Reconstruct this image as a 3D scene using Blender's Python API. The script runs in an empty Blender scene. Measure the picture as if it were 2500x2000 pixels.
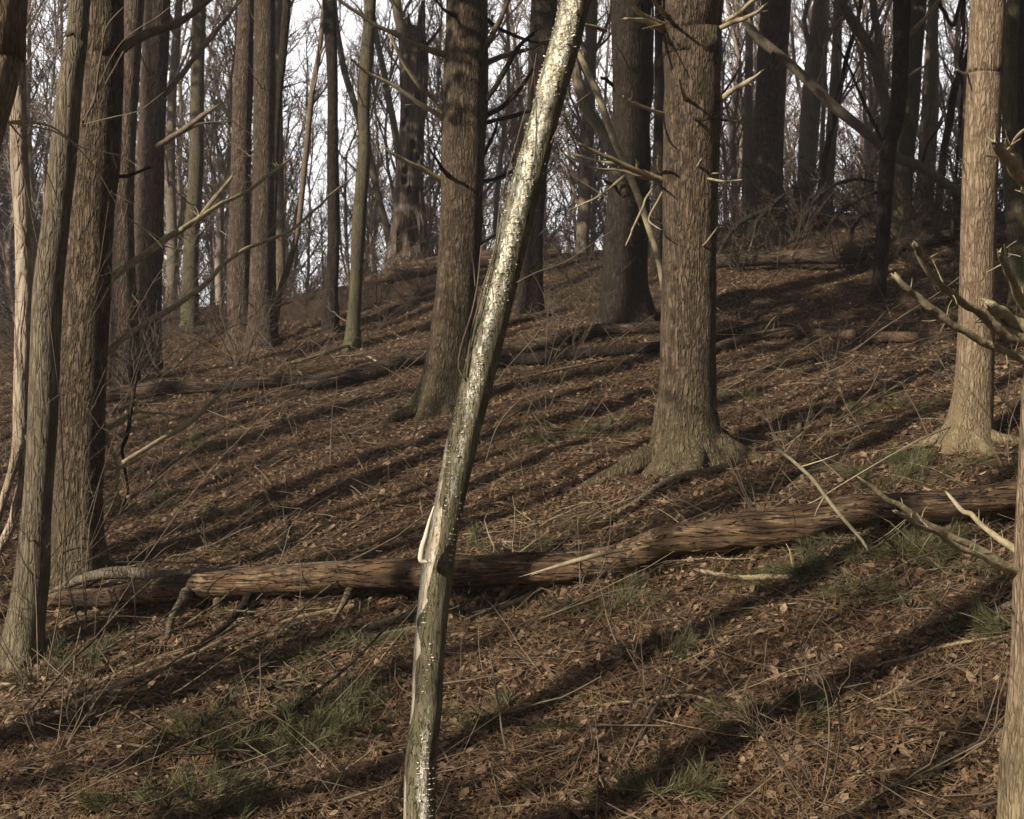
import bpy, math, numpy as np
from mathutils import Vector
rng = np.random.default_rng(7)
scene = bpy.context.scene
COL = scene.collection

# ------------------------------------------------------------------ camera, sky, sun, exposure
F = 3434.0                      # focal length in pixels of the 2500 x 2000 photograph
cam_d = bpy.data.cameras.new('camera'); cam = bpy.data.objects.new('camera', cam_d); COL.objects.link(cam)
cam_d.sensor_width = 36; cam_d.lens = F/2500*36; cam_d.clip_end = 2000; cam_d.clip_start = 0.05
cam.location = (0, 0, 0); cam.rotation_euler = (math.radians(90), 0, 0)
cam_d.dof.use_dof = True; cam_d.dof.focus_distance = 7.0; cam_d.dof.aperture_fstop = 11.0
scene.camera = cam
SUN_PHI, SUN_EL = math.radians(42), math.radians(28)
w = bpy.data.worlds.new('World'); scene.world = w; w.use_nodes = True
nt = w.node_tree; nt.nodes.clear()
sky = nt.nodes.new('ShaderNodeTexSky'); sky.sky_type = 'NISHITA'; sky.sun_disc = False
sky.sun_elevation = SUN_EL; sky.sun_rotation = math.atan2(-math.cos(SUN_PHI), -math.sin(SUN_PHI))
sky.dust_density = 3.5; sky.air_density = 1.0; sky.ozone_density = 1.0
bg = nt.nodes.new('ShaderNodeBackground'); bg.inputs[1].default_value = 0.055
hs = nt.nodes.new('ShaderNodeHueSaturation'); hs.inputs['Saturation'].default_value = 0.45
wo = nt.nodes.new('ShaderNodeOutputWorld')
# thin bright winter veil, whiter towards the horizon all the way round
tcw = nt.nodes.new('ShaderNodeTexCoord'); sx = nt.nodes.new('ShaderNodeSeparateXYZ'); nt.links.new(tcw.outputs['Generated'], sx.inputs[0])
vr = nt.nodes.new('ShaderNodeMapRange'); vr.inputs['From Min'].default_value = 0.26; vr.inputs['From Max'].default_value = 0.5
vr.inputs['To Min'].default_value = .95; vr.inputs['To Max'].default_value = .05; nt.links.new(sx.outputs['Z'], vr.inputs['Value'])
vm = nt.nodes.new('ShaderNodeMix'); vm.data_type = 'RGBA'; vm.inputs[7].default_value = (21.5, 21.3, 21.8, 1)
nt.links.new(vr.outputs[0], vm.inputs[0]); nt.links.new(hs.outputs[0], vm.inputs[6])
nt.links.new(sky.outputs[0], hs.inputs['Color']); nt.links.new(vm.outputs[2], bg.inputs[0]); nt.links.new(bg.outputs[0], wo.inputs[0])
sd = bpy.data.lights.new('sun', 'SUN'); sd.energy = 5.0; sd.angle = math.radians(0.55); sd.color = (1.0, 0.88, 0.70)
so = bpy.data.objects.new('sun', sd); COL.objects.link(so)
LD = Vector((math.cos(SUN_PHI)*math.cos(SUN_EL), math.sin(SUN_PHI)*math.cos(SUN_EL), -math.sin(SUN_EL)))
so.rotation_euler = LD.to_track_quat('-Z', 'Y').to_euler(); so.location = (-8, -9, 12)
scene.view_settings.view_transform = 'Standard'; scene.view_settings.look = 'None'
scene.view_settings.exposure = 0.40; scene.view_settings.gamma = 1.0; scene.view_settings.use_curve_mapping = False
scene.cycles.max_bounces = 5; scene.cycles.diffuse_bounces = 3

# ------------------------------------------------------------------ noise
_tab = np.random.default_rng(3).random(4096)
def _h(i, j, k): return _tab[(i*73 + j*1931 + k*3121) & 4095]
def noise3(x, y, z):
    xi, yi, zi = np.floor(x).astype(int), np.floor(y).astype(int), np.floor(z).astype(int)
    fx, fy, fz = x-xi, y-yi, z-zi
    fx, fy, fz = fx*fx*(3-2*fx), fy*fy*(3-2*fy), fz*fz*(3-2*fz)
    r = 0
    for a in (0, 1):
        for b in (0, 1):
            for c in (0, 1):
                r = r + (fx if a else 1-fx)*(fy if b else 1-fy)*(fz if c else 1-fz)*_h(xi+a, yi+b, zi+c)
    return r*2-1
def noise2(x, y): return noise3(x, y, np.zeros_like(x)+7.0)

# ------------------------------------------------------------------ terrain height (thin plate spline through surveyed spots)
def W(px, py, Y): return np.array([(px-1250)/F*Y, Y, (1000-py)/F*Y])
_cp = [W(*p) for p in [
 (0,2000,5.9),(600,2000,5.7),(1250,2000,5.55),(1900,2000,5.4),(2500,2000,5.2),(90,1625,8.5),(200,1405,11.0),(640,1490,9.1),
 (130,1497,9.4),(1250,1432,9.1),(1750,1368,9.0),(2400,1270,8.95),(1680,1132,11.5),(2370,1078,10.7),(1100,990,15.7),
 (700,945,18.8),(1250,868,19.0),(1800,842,18.5),(2300,832,17.5),(1540,782,20.2),(280,955,19.2),(610,850,25.0),
 (855,845,23.5),(450,760,33),(850,702,32),(100,800,30),(1000,672,31),(1300,640,29),(2000,650,24.5),(1860,525,29),(2300,530,30),
 (2150,735,20),(1600,600,30),(2490,750,17)]]
_cp += [np.array(p, float) for p in [(0,0,-1.75),(-8,0,-2.3),(8,0,-1.1),(0,-14,-2.3),(-14,-10,-3.2),(14,-10,-1.2),(-12,12,-2.2),(-14,24,.6),
 (13,12,1.1),(15,24,4.2),(-30,10,-4),(30,10,3),(-12,38,2.3),(-4,38,2.9),(4,38,4.0),(12,38,4.4),(-30,45,0),(30,45,3),(-14,60,-2.5),(0,60,-2.2),
 (14,60,-1.5),(-30,-15,-4.5),(30,-15,-2),(-30,60,-4),(30,60,-3)]]
_cp = np.array(_cp)
def _U(r2): return r2*np.log(r2+1e-9)
_n = len(_cp); _K = _U(((_cp[:,None,:2]-_cp[None,:,:2])**2).sum(-1)) + np.eye(_n)*0.6
_P = np.c_[np.ones(_n), _cp[:,:2]]; _A = np.block([[_K, _P], [_P.T, np.zeros((3,3))]])
_w = np.linalg.solve(_A, np.r_[_cp[:,2], 0, 0, 0])
def gz(x, y, fine=True):
    x = np.asarray(x, float); y = np.asarray(y, float); sh = np.broadcast(x, y).shape
    x = np.broadcast_to(x, sh).ravel(); y = np.broadcast_to(y, sh).ravel()
    cx, cy = np.clip(x, -30, 30), np.clip(y, -15, 60)
    out = np.empty(len(cx))
    for s in range(0, len(cx), 40000):
        a, b = cx[s:s+40000], cy[s:s+40000]
        r2 = (a[:,None]-_cp[None,:,0])**2 + (b[:,None]-_cp[None,:,1])**2
        out[s:s+40000] = _U(r2) @ _w[:_n] + _w[_n] + _w[_n+1]*a + _w[_n+2]*b
    far = np.maximum(np.maximum(np.abs(x)-30, y-60), 0); out -= far*0.10*(y > 20)
    if fine:
        out += 0.07*noise2(x*.9, y*.9) + 0.035*noise2(x*2.7+9, y*2.7) + 0.022*noise2(x*7+3, y*7) + 0.011*noise2(x*17, y*17)
    return out.reshape(sh)
def G(px, py, off=0.0):
    """where the ray through a pixel of the photograph meets the terrain"""
    Y = np.linspace(4.0, 45, 900); X = (px-1250)/F*Y; Z = (1000-py)/F*Y
    hit = np.nonzero(Z <= gz(X, Y))[0]
    if len(hit) and hit[0] == 0: return np.array([X[0], Y[0], float(gz(X[0], Y[0]))+off])
    # first crossing from above to below
    i = hit[0] if len(hit) else len(Y)-1
    return np.array([X[i], Y[i], float(gz(X[i], Y[i]))+off])

# ------------------------------------------------------------------ mesh helpers
class MB:
    def __init__(s): s.v=[]; s.q=[]; s.t=[]; s.n=0
    def add(s, v, q=None, t=None):
        v = np.asarray(v, float).reshape(-1,3)
        if q is not None: s.q.append(np.asarray(q).reshape(-1,4)+s.n)
        if t is not None: s.t.append(np.asarray(t).reshape(-1,3)+s.n)
        s.v.append(v); s.n += len(v); return s
    def merge(s, o, rot=0, sc=1, off=(0,0,0)):
        v = np.concatenate(o.v)*sc; c, n = math.cos(rot), math.sin(rot)
        v = np.c_[v[:,0]*c-v[:,1]*n, v[:,0]*n+v[:,1]*c, v[:,2]] + np.asarray(off)
        s.add(v, np.concatenate(o.q) if o.q else None, np.concatenate(o.t) if o.t else None)
    def mesh(s, name, origin=(0,0,0), smooth=True):
        v = np.concatenate(s.v) - np.asarray(origin)
        q = np.concatenate(s.q) if s.q else np.zeros((0,4), int); t = np.concatenate(s.t) if s.t else np.zeros((0,3), int)
        m = bpy.data.meshes.new(name)
        m.vertices.add(len(v)); m.vertices.foreach_set('co', v.astype(np.float32).ravel())
        m.loops.add(len(q)*4+len(t)*3); m.loops.foreach_set('vertex_index', np.r_[q.ravel(), t.ravel()].astype(np.int32))
        m.polygons.add(len(q)+len(t))
        m.polygons.foreach_set('loop_start', np.r_[np.arange(len(q))*4, len(q)*4+np.arange(len(t))*3].astype(np.int32))
        m.polygons.foreach_set('loop_total', np.r_[np.full(len(q),4), np.full(len(t),3)].astype(np.int32))
        if smooth: m.polygons.foreach_set('use_smooth', np.ones(len(q)+len(t), bool))
        m.update(calc_edges=True); m.validate(); return m
def link(name, mesh, mat, parent=None, loc=(0,0,0)):
    o = bpy.data.objects.new(name, mesh); COL.objects.link(o); o.location = loc
    if mat and not mesh.materials: mesh.materials.append(mat)
    if parent: o.parent = parent
    return o
def tag(o, label=None, cat=None, group=None, kind=None):
    if label: o['label'] = label
    if cat: o['category'] = cat
    if group: o['group'] = group
    if kind: o['kind'] = kind
    return o
def empty(name, loc):
    o = bpy.data.objects.new(name, None); COL.objects.link(o); o.location = loc; o.empty_display_size = .2; return o

def smooth_line(P, R, step):
    """Catmull-Rom resample of points P with radii R"""
    P = np.asarray(P, float); R = np.asarray(R, float)
    Q = np.c_[P, R]; Q = np.vstack([2*Q[0]-Q[1], Q, 2*Q[-1]-Q[-2]]); out = []
    for i in range(1, len(Q)-2):
        L = np.linalg.norm(Q[i+1,:3]-Q[i,:3]); k = max(2, int(math.ceil(L/step)))
        t = (np.arange(k)/k)[:,None]; a, b, c, d = Q[i-1], Q[i], Q[i+1], Q[i+2]
        out.append(.5*((2*b)+(-a+c)*t+(2*a-5*b+4*c-d)*t*t+(-a+3*b-3*c+d)*t**3))
    out.append(Q[-2][None]); o = np.vstack(out); return o[:,:3], np.maximum(o[:,3], .0008)
def tube(mb, P, R, S=10, step=.2, rough=0.0, nscale=6.0, zs=.35, cap=True, flare=None, seed=0, jag=0.0, jag2=0.0):
    """one tube through P with radii R; rough = relative bark relief; flare = (height, amount, lobes) at the last point"""
    P, R = smooth_line(P, R, step); K = len(P)
    T = np.gradient(P, axis=0); T /= np.linalg.norm(T, axis=1)[:,None]+1e-12
    ref = np.array([0,1,0.]) if abs(T[K//2,1]) < .8 else np.array([1,0,0.])
    A = np.cross(T, ref); A /= np.linalg.norm(A, axis=1)[:,None]; B = np.cross(T, A)
    th = np.arange(S)/S*2*math.pi; c, s = np.cos(th), np.sin(th)
    rad = np.repeat(R[:,None], S, 1)
    arc = np.r_[0, np.cumsum(np.linalg.norm(np.diff(P, axis=0), axis=1))]
    if flare:
        h, amt, lobes, ph = flare; d = (arc[-1]-arc)[:,None]
        f = np.exp(-d/h*2.2); rad = rad*(1+amt*f*(.55+.45*np.cos(th*lobes+ph)[None]+.25*np.cos(th*(lobes+2)+ph*2)[None]))
    if rough:
        Rm = R.mean(); zz = arc[:,None]*nscale*zs+seed
        n = noise3(c[None]*Rm*nscale*2+zz*0+5+seed, s[None]*Rm*nscale*2+zz*0+9, zz) + .5*noise3(c[None]*Rm*nscale*5+zz*0+5, s[None]*Rm*nscale*5+zz*0+9+seed, zz*2.2)
        rad = rad*(1+rough*n)
    V = P[:,None]+rad[...,None]*(A[:,None]*c[None,:,None]+B[:,None]*s[None,:,None])
    if jag:   # splintered first end
        V[0] += T[0][None]*(-jag*np.abs(np.random.default_rng(seed+1).normal(size=S)))[:,None]
    if jag2: V[-1] += T[-1][None]*(jag2*np.abs(np.random.default_rng(seed+2).normal(size=S)))[:,None]; V[-1] = P[-1]+(V[-1]-P[-1])*np.random.default_rng(seed+3).uniform(.5,1.1,(S,1))
    V = V.reshape(-1,3)
    i = np.arange(K-1)[:,None]*S; j = np.arange(S)[None]; j2 = (j+1)%S
    q = np.stack([i+j, i+j2, i+S+j2, i+S+j], -1).reshape(-1,4)
    t = None
    if cap:
        V = np.vstack([V, P[0]+T[0]*(R[0]*.3 if jag else 0), P[-1]]); jj = np.arange(S)
        t = np.vstack([np.c_[(jj+1)%S, jj, np.full(S, K*S)], np.c_[(K-1)*S+jj, (K-1)*S+(jj+1)%S, np.full(S, K*S+1)]])
    mb.add(V, q, t); return P, R
def tubes(mb, P, R, S=3):
    """P (M,K,3), R (M,K): many thin tubes at once"""
    M, K, _ = P.shape
    D = P[:,-1]-P[:,0]; D /= np.linalg.norm(D, axis=1)[:,None]+1e-9
    ref = np.where(np.abs(D[:,2:3]) > .8, np.array([[1,0,0.]]), np.array([[0,0,1.]]))
    A = np.cross(D, ref); A /= np.linalg.norm(A, axis=1)[:,None]+1e-9; B = np.cross(D, A)
    th = np.arange(S)/S*2*math.pi
    off = A[:,None,None]*np.cos(th)[None,None,:,None]+B[:,None,None]*np.sin(th)[None,None,:,None]
    V = P[:,:,None]+R[:,:,None,None]*off
    m = np.arange(M)[:,None,None]*K*S; i = np.arange(K-1)[None,:,None]*S; j = np.arange(S)[None,None]
    q = np.stack([m+i+j, m+i+(j+1)%S, m+i+S+(j+1)%S, m+i+S+j], -1)
    mb.add(V, q)
def unit(v): return v/(np.linalg.norm(v, axis=-1, keepdims=True)+1e-9)
def sprout(P, L, n, t0, t1, l0, l1, spread, up, K, r, wob=.12, fall=.5):
    """children of polylines P (N,k,3)"""
    N, k, _ = P.shape; M = N*n
    t = r.uniform(t0, t1, (N, n)); f = t*(k-1); i = np.minimum(f.astype(int), k-2); u = (f-i)[...,None]
    idx = np.arange(N)[:,None]
    base = P[idx,i]*(1-u)+P[idx,i+1]*u; d = unit(P[idx,i+1]-P[idx,i])
    rv = unit(r.normal(size=(N,n,3))); side = unit(rv-d*(rv*d).sum(-1, keepdims=True))
    dr = unit(d+side*spread+np.array([0,0,up]))
    ln = L[:,None]*r.uniform(l0, l1, (N,n))*(1-fall*t)
    base = base.reshape(M,3); dr = dr.reshape(M,3); ln = ln.reshape(M)
    s = np.linspace(0,1,K)[None,:,None]
    bend = r.normal(size=(M,1,3))*wob+np.array([0,0,up*.4])
    C = base[:,None]+ln[:,None,None]*(dr[:,None]*s+bend*s*s+r.normal(size=(M,K,3))*wob*.25*s)
    return C, ln
def taper(L, K, r0, r1, k=None):
    a = np.linspace(0,1,K)[None]; return (np.asarray(r0)*np.ones(len(L)))[:,None]*(1-a)+(np.asarray(r1)*np.ones(len(L)))[:,None]*a

# ------------------------------------------------------------------ materials
def mat_new(name):
    m = bpy.data.materials.new(name); m.use_nodes = True; n = m.node_tree.nodes; n.clear()
    b = n.new('ShaderNodeBsdfPrincipled'); o = n.new('ShaderNodeOutputMaterial'); m.node_tree.links.new(b.outputs[0], o.inputs[0])
    b.inputs['Specular IOR Level'].default_value = .25; b.inputs['Roughness'].default_value = .85
    return m, n, m.node_tree.links, b
def ramp(n, l, src, stops):
    r = n.new('ShaderNodeValToRGB'); e = r.color_ramp.elements
    while len(e) < len(stops): e.new(.5)
    for k, (p, c) in enumerate(stops): e[k].position = p; e[k].color = (*c, 1) if len(c) == 3 else c
    l.new(src, r.inputs[0]); return r.outputs[0]
def mapping(n, l, src, sc):
    m = n.new('ShaderNodeMapping'); m.inputs['Scale'].default_value = sc; l.new(src, m.inputs[0]); return m.outputs[0]
def noise(n, l, vec, sc, det=3, rough=.55, dist=0):
    t = n.new('ShaderNodeTexNoise'); t.inputs['Scale'].default_value = sc; t.inputs['Detail'].default_value = det
    t.inputs['Roughness'].default_value = rough; t.inputs['Distortion'].default_value = dist
    l.new(vec, t.inputs['Vector']); return t.outputs['Fac'], t.outputs['Color']
def mix(n, l, f, a, b, mode='MIX'):
    m = n.new('ShaderNodeMix'); m.data_type = 'RGBA'; m.blend_type = mode
    for sock, val in ((m.inputs[0], f), (m.inputs[6], a), (m.inputs[7], b)):
        if isinstance(val, (int, float)): sock.default_value = val
        elif isinstance(val, tuple): sock.default_value = (*val, 1)
        else: l.new(val, sock)
    return m.outputs[2]
def math_n(n, l, op, a, b=None, clamp=False):
    m = n.new('ShaderNodeMath'); m.operation = op; m.use_clamp = clamp
    for k, val in enumerate((a, b)):
        if val is None: continue
        if isinstance(val, (int, float)): m.inputs[k].default_value = val
        else: l.new(val, m.inputs[k])
    return m.outputs[0]
def bark(name, c0, c1, furrow, scale=9, zs=.22, fw=.12, bump=.03, moss=None, mossamt=.5, wide=.55, vary=.25, axis='z', fine=60):
    """plated bark: c0/c1 plate colours, furrow colour, scale of the plates"""
    m, n, l, b = mat_new(name)
    tc = n.new('ShaderNodeTexCoord'); oi = n.new('ShaderNodeObjectInfo')
    vadd = n.new('ShaderNodeVectorMath'); vadd.operation = 'ADD'; l.new(tc.outputs['Object'], vadd.inputs[0])
    vs = n.new('ShaderNodeVectorMath'); vs.operation = 'SCALE'; l.new(oi.outputs['Location'], vs.inputs[0]); vs.inputs['Scale'].default_value = 3.7; l.new(vs.outputs[0], vadd.inputs[1])
    co = vadd.outputs[0]
    sc = {'z': (1,1,zs), 'x': (zs,1,1)}[axis]
    mp = mapping(n, l, co, sc)
    _, wc = noise(n, l, mp, scale*.55, 3, .6)
    wv = n.new('ShaderNodeVectorMath'); wv.operation = 'MULTIPLY_ADD'; l.new(wc, wv.inputs[0]); wv.inputs[1].default_value = (wide/scale*4,)*3; l.new(mp, wv.inputs[2])
    vo = n.new('ShaderNodeTexVoronoi'); vo.feature = 'DISTANCE_TO_EDGE'; vo.inputs['Scale'].default_value = scale; vo.inputs['Randomness'].default_value = 1; l.new(wv.outputs[0], vo.inputs['Vector'])
    vr_ = ramp(n, l, vo.outputs['Distance'], [(0, (.35,.35,.35)), (fw, (.8,.8,.8)), (min(fw*2.6,.95), (1,1,1))])
    mpl = mapping(n, l, co, {'z': (1,1,zs*.42), 'x': (zs*.42,1,1)}[axis])
    rn, _ = noise(n, l, mpl, scale*1.15, 3, .6, .35)
    ridge = math_n(n, l, 'ABSOLUTE', math_n(n, l, 'SUBTRACT', rn, .5))
    rc = ramp(n, l, ridge, [(0, (0,0,0)), (fw*.30, (.6,.6,.6)), (fw*.75, (1,1,1))])
    brk, _ = noise(n, l, co, scale*.5, 2, .5); rc = mix(n, l, ramp(n, l, brk, [(.35,(.75,.75,.75)),(.6,(0,0,0))]), rc, (1,1,1))
    crack = mix(n, l, 1.0, rc, vr_, 'MULTIPLY')
    nf, _ = noise(n, l, mp, fine, 4, .7); nb, _ = noise(n, l, co, 2.2, 4, .6)
    plate = mix(n, l, ramp(n, l, nf, [(.3,(0,0,0)),(.7,(1,1,1))]), c0, c1)
    plate = mix(n, l, ramp(n, l, nb, [(.35,(0,0,0)),(.7,(.65,.65,.65))]), plate, tuple(x*.62 for x in c0))
    col = mix(n, l, crack, furrow, plate)
    if moss:
        mo, _ = noise(n, l, co, 3.1, 5, .65); mm = ramp(n, l, mo, [(.62-mossamt*.3,(0,0,0)),(.82-mossamt*.3,(1,1,1))])
        col = mix(n, l, math_n(n, l, 'MULTIPLY', mm, .7), col, moss)
    if moss:   # algae on the foot of the trunk
        sz_ = n.new('ShaderNodeSeparateXYZ'); l.new(tc.outputs['Object'], sz_.inputs[0]); mz = n.new('ShaderNodeMapRange'); l.new(sz_.outputs['Z'], mz.inputs['Value'])
        mz.inputs['From Min'].default_value = .1; mz.inputs['From Max'].default_value = .75; mz.inputs['To Min'].default_value = .55; mz.inputs['To Max'].default_value = 0
        col = mix(n, l, math_n(n, l, 'MULTIPLY', mz.outputs[0], math_n(n, l, 'ADD', nb, .2)), col, moss)
    br = n.new('ShaderNodeBrightContrast'); l.new(col, br.inputs[0])
    hv = n.new('ShaderNodeHueSaturation'); l.new(br.outputs[0], hv.inputs['Color'])
    l.new(math_n(n, l, 'ADD', math_n(n, l, 'MULTIPLY', oi.outputs['Random'], vary), 1-vary/2), hv.inputs['Value'])
    l.new(hv.outputs[0], b.inputs['Base Color'])
    hh = math_n(n, l, 'ADD', crack, math_n(n, l, 'MULTIPLY', nf, .5))
    bp = n.new('ShaderNodeBump'); bp.inputs['Strength'].default_value = .9; bp.inputs['Distance'].default_value = bump; l.new(hh, bp.inputs['Height']); l.new(bp.outputs[0], b.inputs['Normal'])
    return m
def simple(name, c0, c1, scale=20, sc3=(1,1,1), bump=.004, island=False, rough=.85, c2=None):
    m, n, l, b = mat_new(name); tc = n.new('ShaderNodeTexCoord'); mp = mapping(n, l, tc.outputs['Object'], sc3)
    f, _ = noise(n, l, mp, scale, 4, .65)
    col = mix(n, l, ramp(n, l, f, [(.3,(0,0,0)),(.7,(1,1,1))]), c0, c1)
    if island:
        g = n.new('ShaderNodeNewGeometry')
        st = [(0, c0), (.5, c1), (1, c2 or c1)]
        col2 = ramp(n, l, g.outputs['Random Per Island'], st); col = mix(n, l, .25, col2, col)
    l.new(col, b.inputs['Base Color']); b.inputs['Roughness'].default_value = rough
    bp = n.new('ShaderNodeBump'); bp.inputs['Distance'].default_value = bump; bp.inputs['Strength'].default_value = .8; l.new(f, bp.inputs['Height']); l.new(bp.outputs[0], b.inputs['Normal'])
    return m
M = {}
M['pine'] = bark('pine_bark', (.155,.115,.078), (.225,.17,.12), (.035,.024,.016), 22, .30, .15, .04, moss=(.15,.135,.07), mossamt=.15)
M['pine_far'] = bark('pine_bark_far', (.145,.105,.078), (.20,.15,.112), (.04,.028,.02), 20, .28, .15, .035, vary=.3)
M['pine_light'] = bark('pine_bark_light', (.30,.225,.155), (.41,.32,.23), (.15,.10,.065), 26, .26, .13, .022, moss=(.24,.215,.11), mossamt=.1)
M['dark'] = bark('dark_bark', (.045,.033,.025), (.075,.056,.042), (.012,.009,.007), 22, .28, .16, .03)
M['smooth'] = bark('smooth_bark', (.15,.125,.09), (.235,.20,.145), (.075,.058,.04), 26, .2, .08, .014, moss=(.17,.155,.085), mossamt=.15, fine=35)
M['grey'] = bark('grey_bark', (.20,.165,.125), (.29,.245,.19), (.12,.10,.075), 30, .18, .07, .012, fine=40)
M['birch'] = bark('peeling_bark', (.40,.33,.255), (.56,.49,.39), (.20,.14,.10), 12, .3, .10, .02, vary=0, fine=25)
M['green'] = bark('green_bark', (.095,.083,.052), (.15,.13,.082), (.05,.04,.028), 30, .2, .07, .012, moss=(.11,.115,.05), mossamt=.3)
M['twig'] = simple('twig_bark', (.10,.075,.055), (.19,.15,.11), 14)
M['deadwood'] = simple('dead_wood', (.20,.165,.10), (.40,.34,.23), 26, (1,1,1), .01)
M['deadpale'] = simple('pale_dead_wood', (.30,.26,.16), (.50,.44,.31), 30, (1,1,1), .012)
M['farwood'] = simple('far_twigs', (.17,.135,.115), (.27,.22,.19), 6, island=True, c2=(.22,.17,.14))
M['leaf'] = simple('dead_leaves', (.085,.052,.034), (.155,.10,.064), 40, island=True, c2=(.36,.26,.175), rough=.75)
M['needle'] = simple('pine_straw', (.092,.053,.029), (.165,.10,.055), 20, island=True, c2=(.34,.24,.145), rough=.75)
M['green_needle'] = simple('green_needles', (.050,.054,.024), (.078,.080,.036), 12, island=True, c2=(.13,.12,.06), rough=.6)
M['straw'] = simple('dry_grass', (.20,.15,.085), (.32,.25,.15), 12, island=True, c2=(.42,.34,.22))

def log_mat(name, c0, c1, c2, zs=.06, scale=9):
    m, n, l, b = mat_new(name); tc = n.new('ShaderNodeTexCoord'); mp = mapping(n, l, tc.outputs['Object'], (zs,1,1))
    f, _ = noise(n, l, mp, scale*4, 5, .7, .3); g, _ = noise(n, l, tc.outputs['Object'], 2.3, 4, .65); h, _ = noise(n, l, mp, scale, 4, .6)
    col = mix(n, l, ramp(n, l, g, [(.38,(0,0,0)),(.62,(1,1,1))]), c0, c1)
    col = mix(n, l, ramp(n, l, f, [(.52,(0,0,0)),(.66,(1,1,1))]), col, c2)
    col = mix(n, l, ramp(n, l, h, [(.32,(1,1,1)),(.46,(0,0,0))]), col, tuple(x*.4 for x in c0))
    kn, _ = noise(n, l, mapping(n, l, tc.outputs['Object'], (zs*.6,1,1)), 22, 3, .6, .5); kr = ramp(n, l, math_n(n, l, 'ABSOLUTE', math_n(n, l, 'SUBTRACT', kn, .5)), [(0,(0,0,0)),(.012,(.5,.5,.5)),(.025,(1,1,1))])
    gm, _ = noise(n, l, tc.outputs['Object'], 5.5, 5, .75); col = mix(n, l, ramp(n, l, gm, [(.5,(0,0,0)),(.62,(.75,.75,.75))]), col, tuple(x*.45+.02 for x in c0))
    col = mix(n, l, kr, tuple(x*.2 for x in c0), col)
    l.new(col, b.inputs['Base Color'])
    hh = math_n(n, l, 'ADD', math_n(n, l, 'ADD', f, h), math_n(n, l, 'ADD', kr, gm))
    bp = n.new('ShaderNodeBump'); bp.inputs['Distance'].default_value = .02; bp.inputs['Strength'].default_value = .9; l.new(hh, bp.inputs['Height']); l.new(bp.outputs[0], b.inputs['Normal'])
    return m
M['log'] = log_mat('barkless_log', (.085,.052,.031), (.165,.105,.06), (.30,.22,.135), .17, 6.5)
M['limb'] = log_mat('dead_limb', (.12,.095,.062), (.20,.165,.11), (.34,.28,.19), .3, 12)
M['oldlog'] = log_mat('rotten_log', (.05,.035,.025), (.10,.07,.05), (.21,.165,.12))
M['snag'] = bark('weathered_snag', (.13,.10,.08), (.20,.155,.125), (.05,.037,.03), 7, .10, .09, .04, fine=24)
M['brownlog'] = log_mat('brown_log', (.085,.052,.034), (.13,.085,.055), (.22,.16,.10))

def ground_mat():
    m, n, l, b = mat_new('forest_floor'); tc = n.new('ShaderNodeTexCoord'); o = tc.outputs['Object']
    a, _ = noise(n, l, o, 1.1, 5, .65); f, _ = noise(n, l, o, 26, 6, .75); s, _ = noise(n, l, mapping(n, l, o, (1,3.0,1)), 60, 4, .8, 1.0)
    col = ramp(n, l, f, [(.3,(.02,.011,.007)),(.48,(.06,.031,.018)),(.62,(.10,.058,.034)),(.78,(.18,.115,.07))])
    col = mix(n, l, ramp(n, l, a, [(.4,(0,0,0)),(.65,(.6,.6,.6))]), col, (.07,.05,.035), 'MIX')
    col = mix(n, l, ramp(n, l, s, [(.62,(0,0,0)),(.72,(.7,.7,.7))]), col, (.27,.17,.10))
    l.new(col, b.inputs['Base Color'])
    bp = n.new('ShaderNodeBump'); bp.inputs['Distance'].default_value = .05; bp.inputs['Strength'].default_value = 1; l.new(math_n(n, l, 'ADD', f, s), bp.inputs['Height']); l.new(bp.outputs[0], b.inputs['Normal'])
    return m
M['ground'] = ground_mat()

# ------------------------------------------------------------------ ground sheet
def axis_vals(lo, hi, step, far_lo, far_hi, grow=1.35):
    v = list(np.arange(lo, hi, step)); s = step; x = v[-1]
    while x < far_hi: s *= grow; x += s; v.append(x)
    s = step; x = lo; pre = []
    while x > far_lo: s *= grow; x -= s; pre.append(x)
    return np.array(pre[::-1]+v)
gx = axis_vals(-10.5, 12, .125, -400, 400); gy = axis_vals(3.5, 34, .12, -300, 600)
GX, GY = np.meshgrid(gx, gy); GZ = gz(GX, GY); nx, ny = len(gx), len(gy)
mb = MB(); i = np.arange(ny-1)[:,None]*nx; j = np.arange(nx-1)[None]
mb.add(np.stack([GX, GY, GZ], -1), np.stack([i+j, i+j+1, i+nx+j+1, i+nx+j], -1))
tag(link('ground', mb.mesh('ground'), M['ground']), 'brown forest floor of needles and leaves rising to a ridge', kind='structure')

# ------------------------------------------------------------------ trees of the picture
def wp(px, py, Y): return W(px, py, Y)
def far_limbs(mb, P, R, r, n1=14, n2=6, n3=5, t0=.15, scale=1.0, L1=(.10,.22), S1=4, spread=1.0, up=.55):
    """limbs, branches and twigs grown on a trunk polyline (top first)"""
    P = P[::-1]; K = 12; idx = np.linspace(0, len(P)-1, K).astype(int); T = P[idx][None]
    L = np.array([np.linalg.norm(P[-1]-P[0])])
    A, la = sprout(T, L, n1, t0, .97, L1[0], L1[1], spread, up, 7, r, .16, .35)
    rr = np.clip(R.mean()*.38*la/la.mean(), .008, .09)
    tubes(mb, A, taper(la, 7, rr, rr*.25), S1)
    B, lb = sprout(A, la, n2, .2, .98, .3, .6, 1.0, .25, 5, r, .2); tubes(mb, B, taper(lb, 5, np.clip(rr.mean()*.42, .006, .02), .004), 3)
    if n3:
        C, lc = sprout(B, lb, n3, .15, 1, .35, .75, 1.0, .15, 4, r, .25); tubes(mb, C, taper(lc, 4, .0055, .0025), 3)

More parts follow.
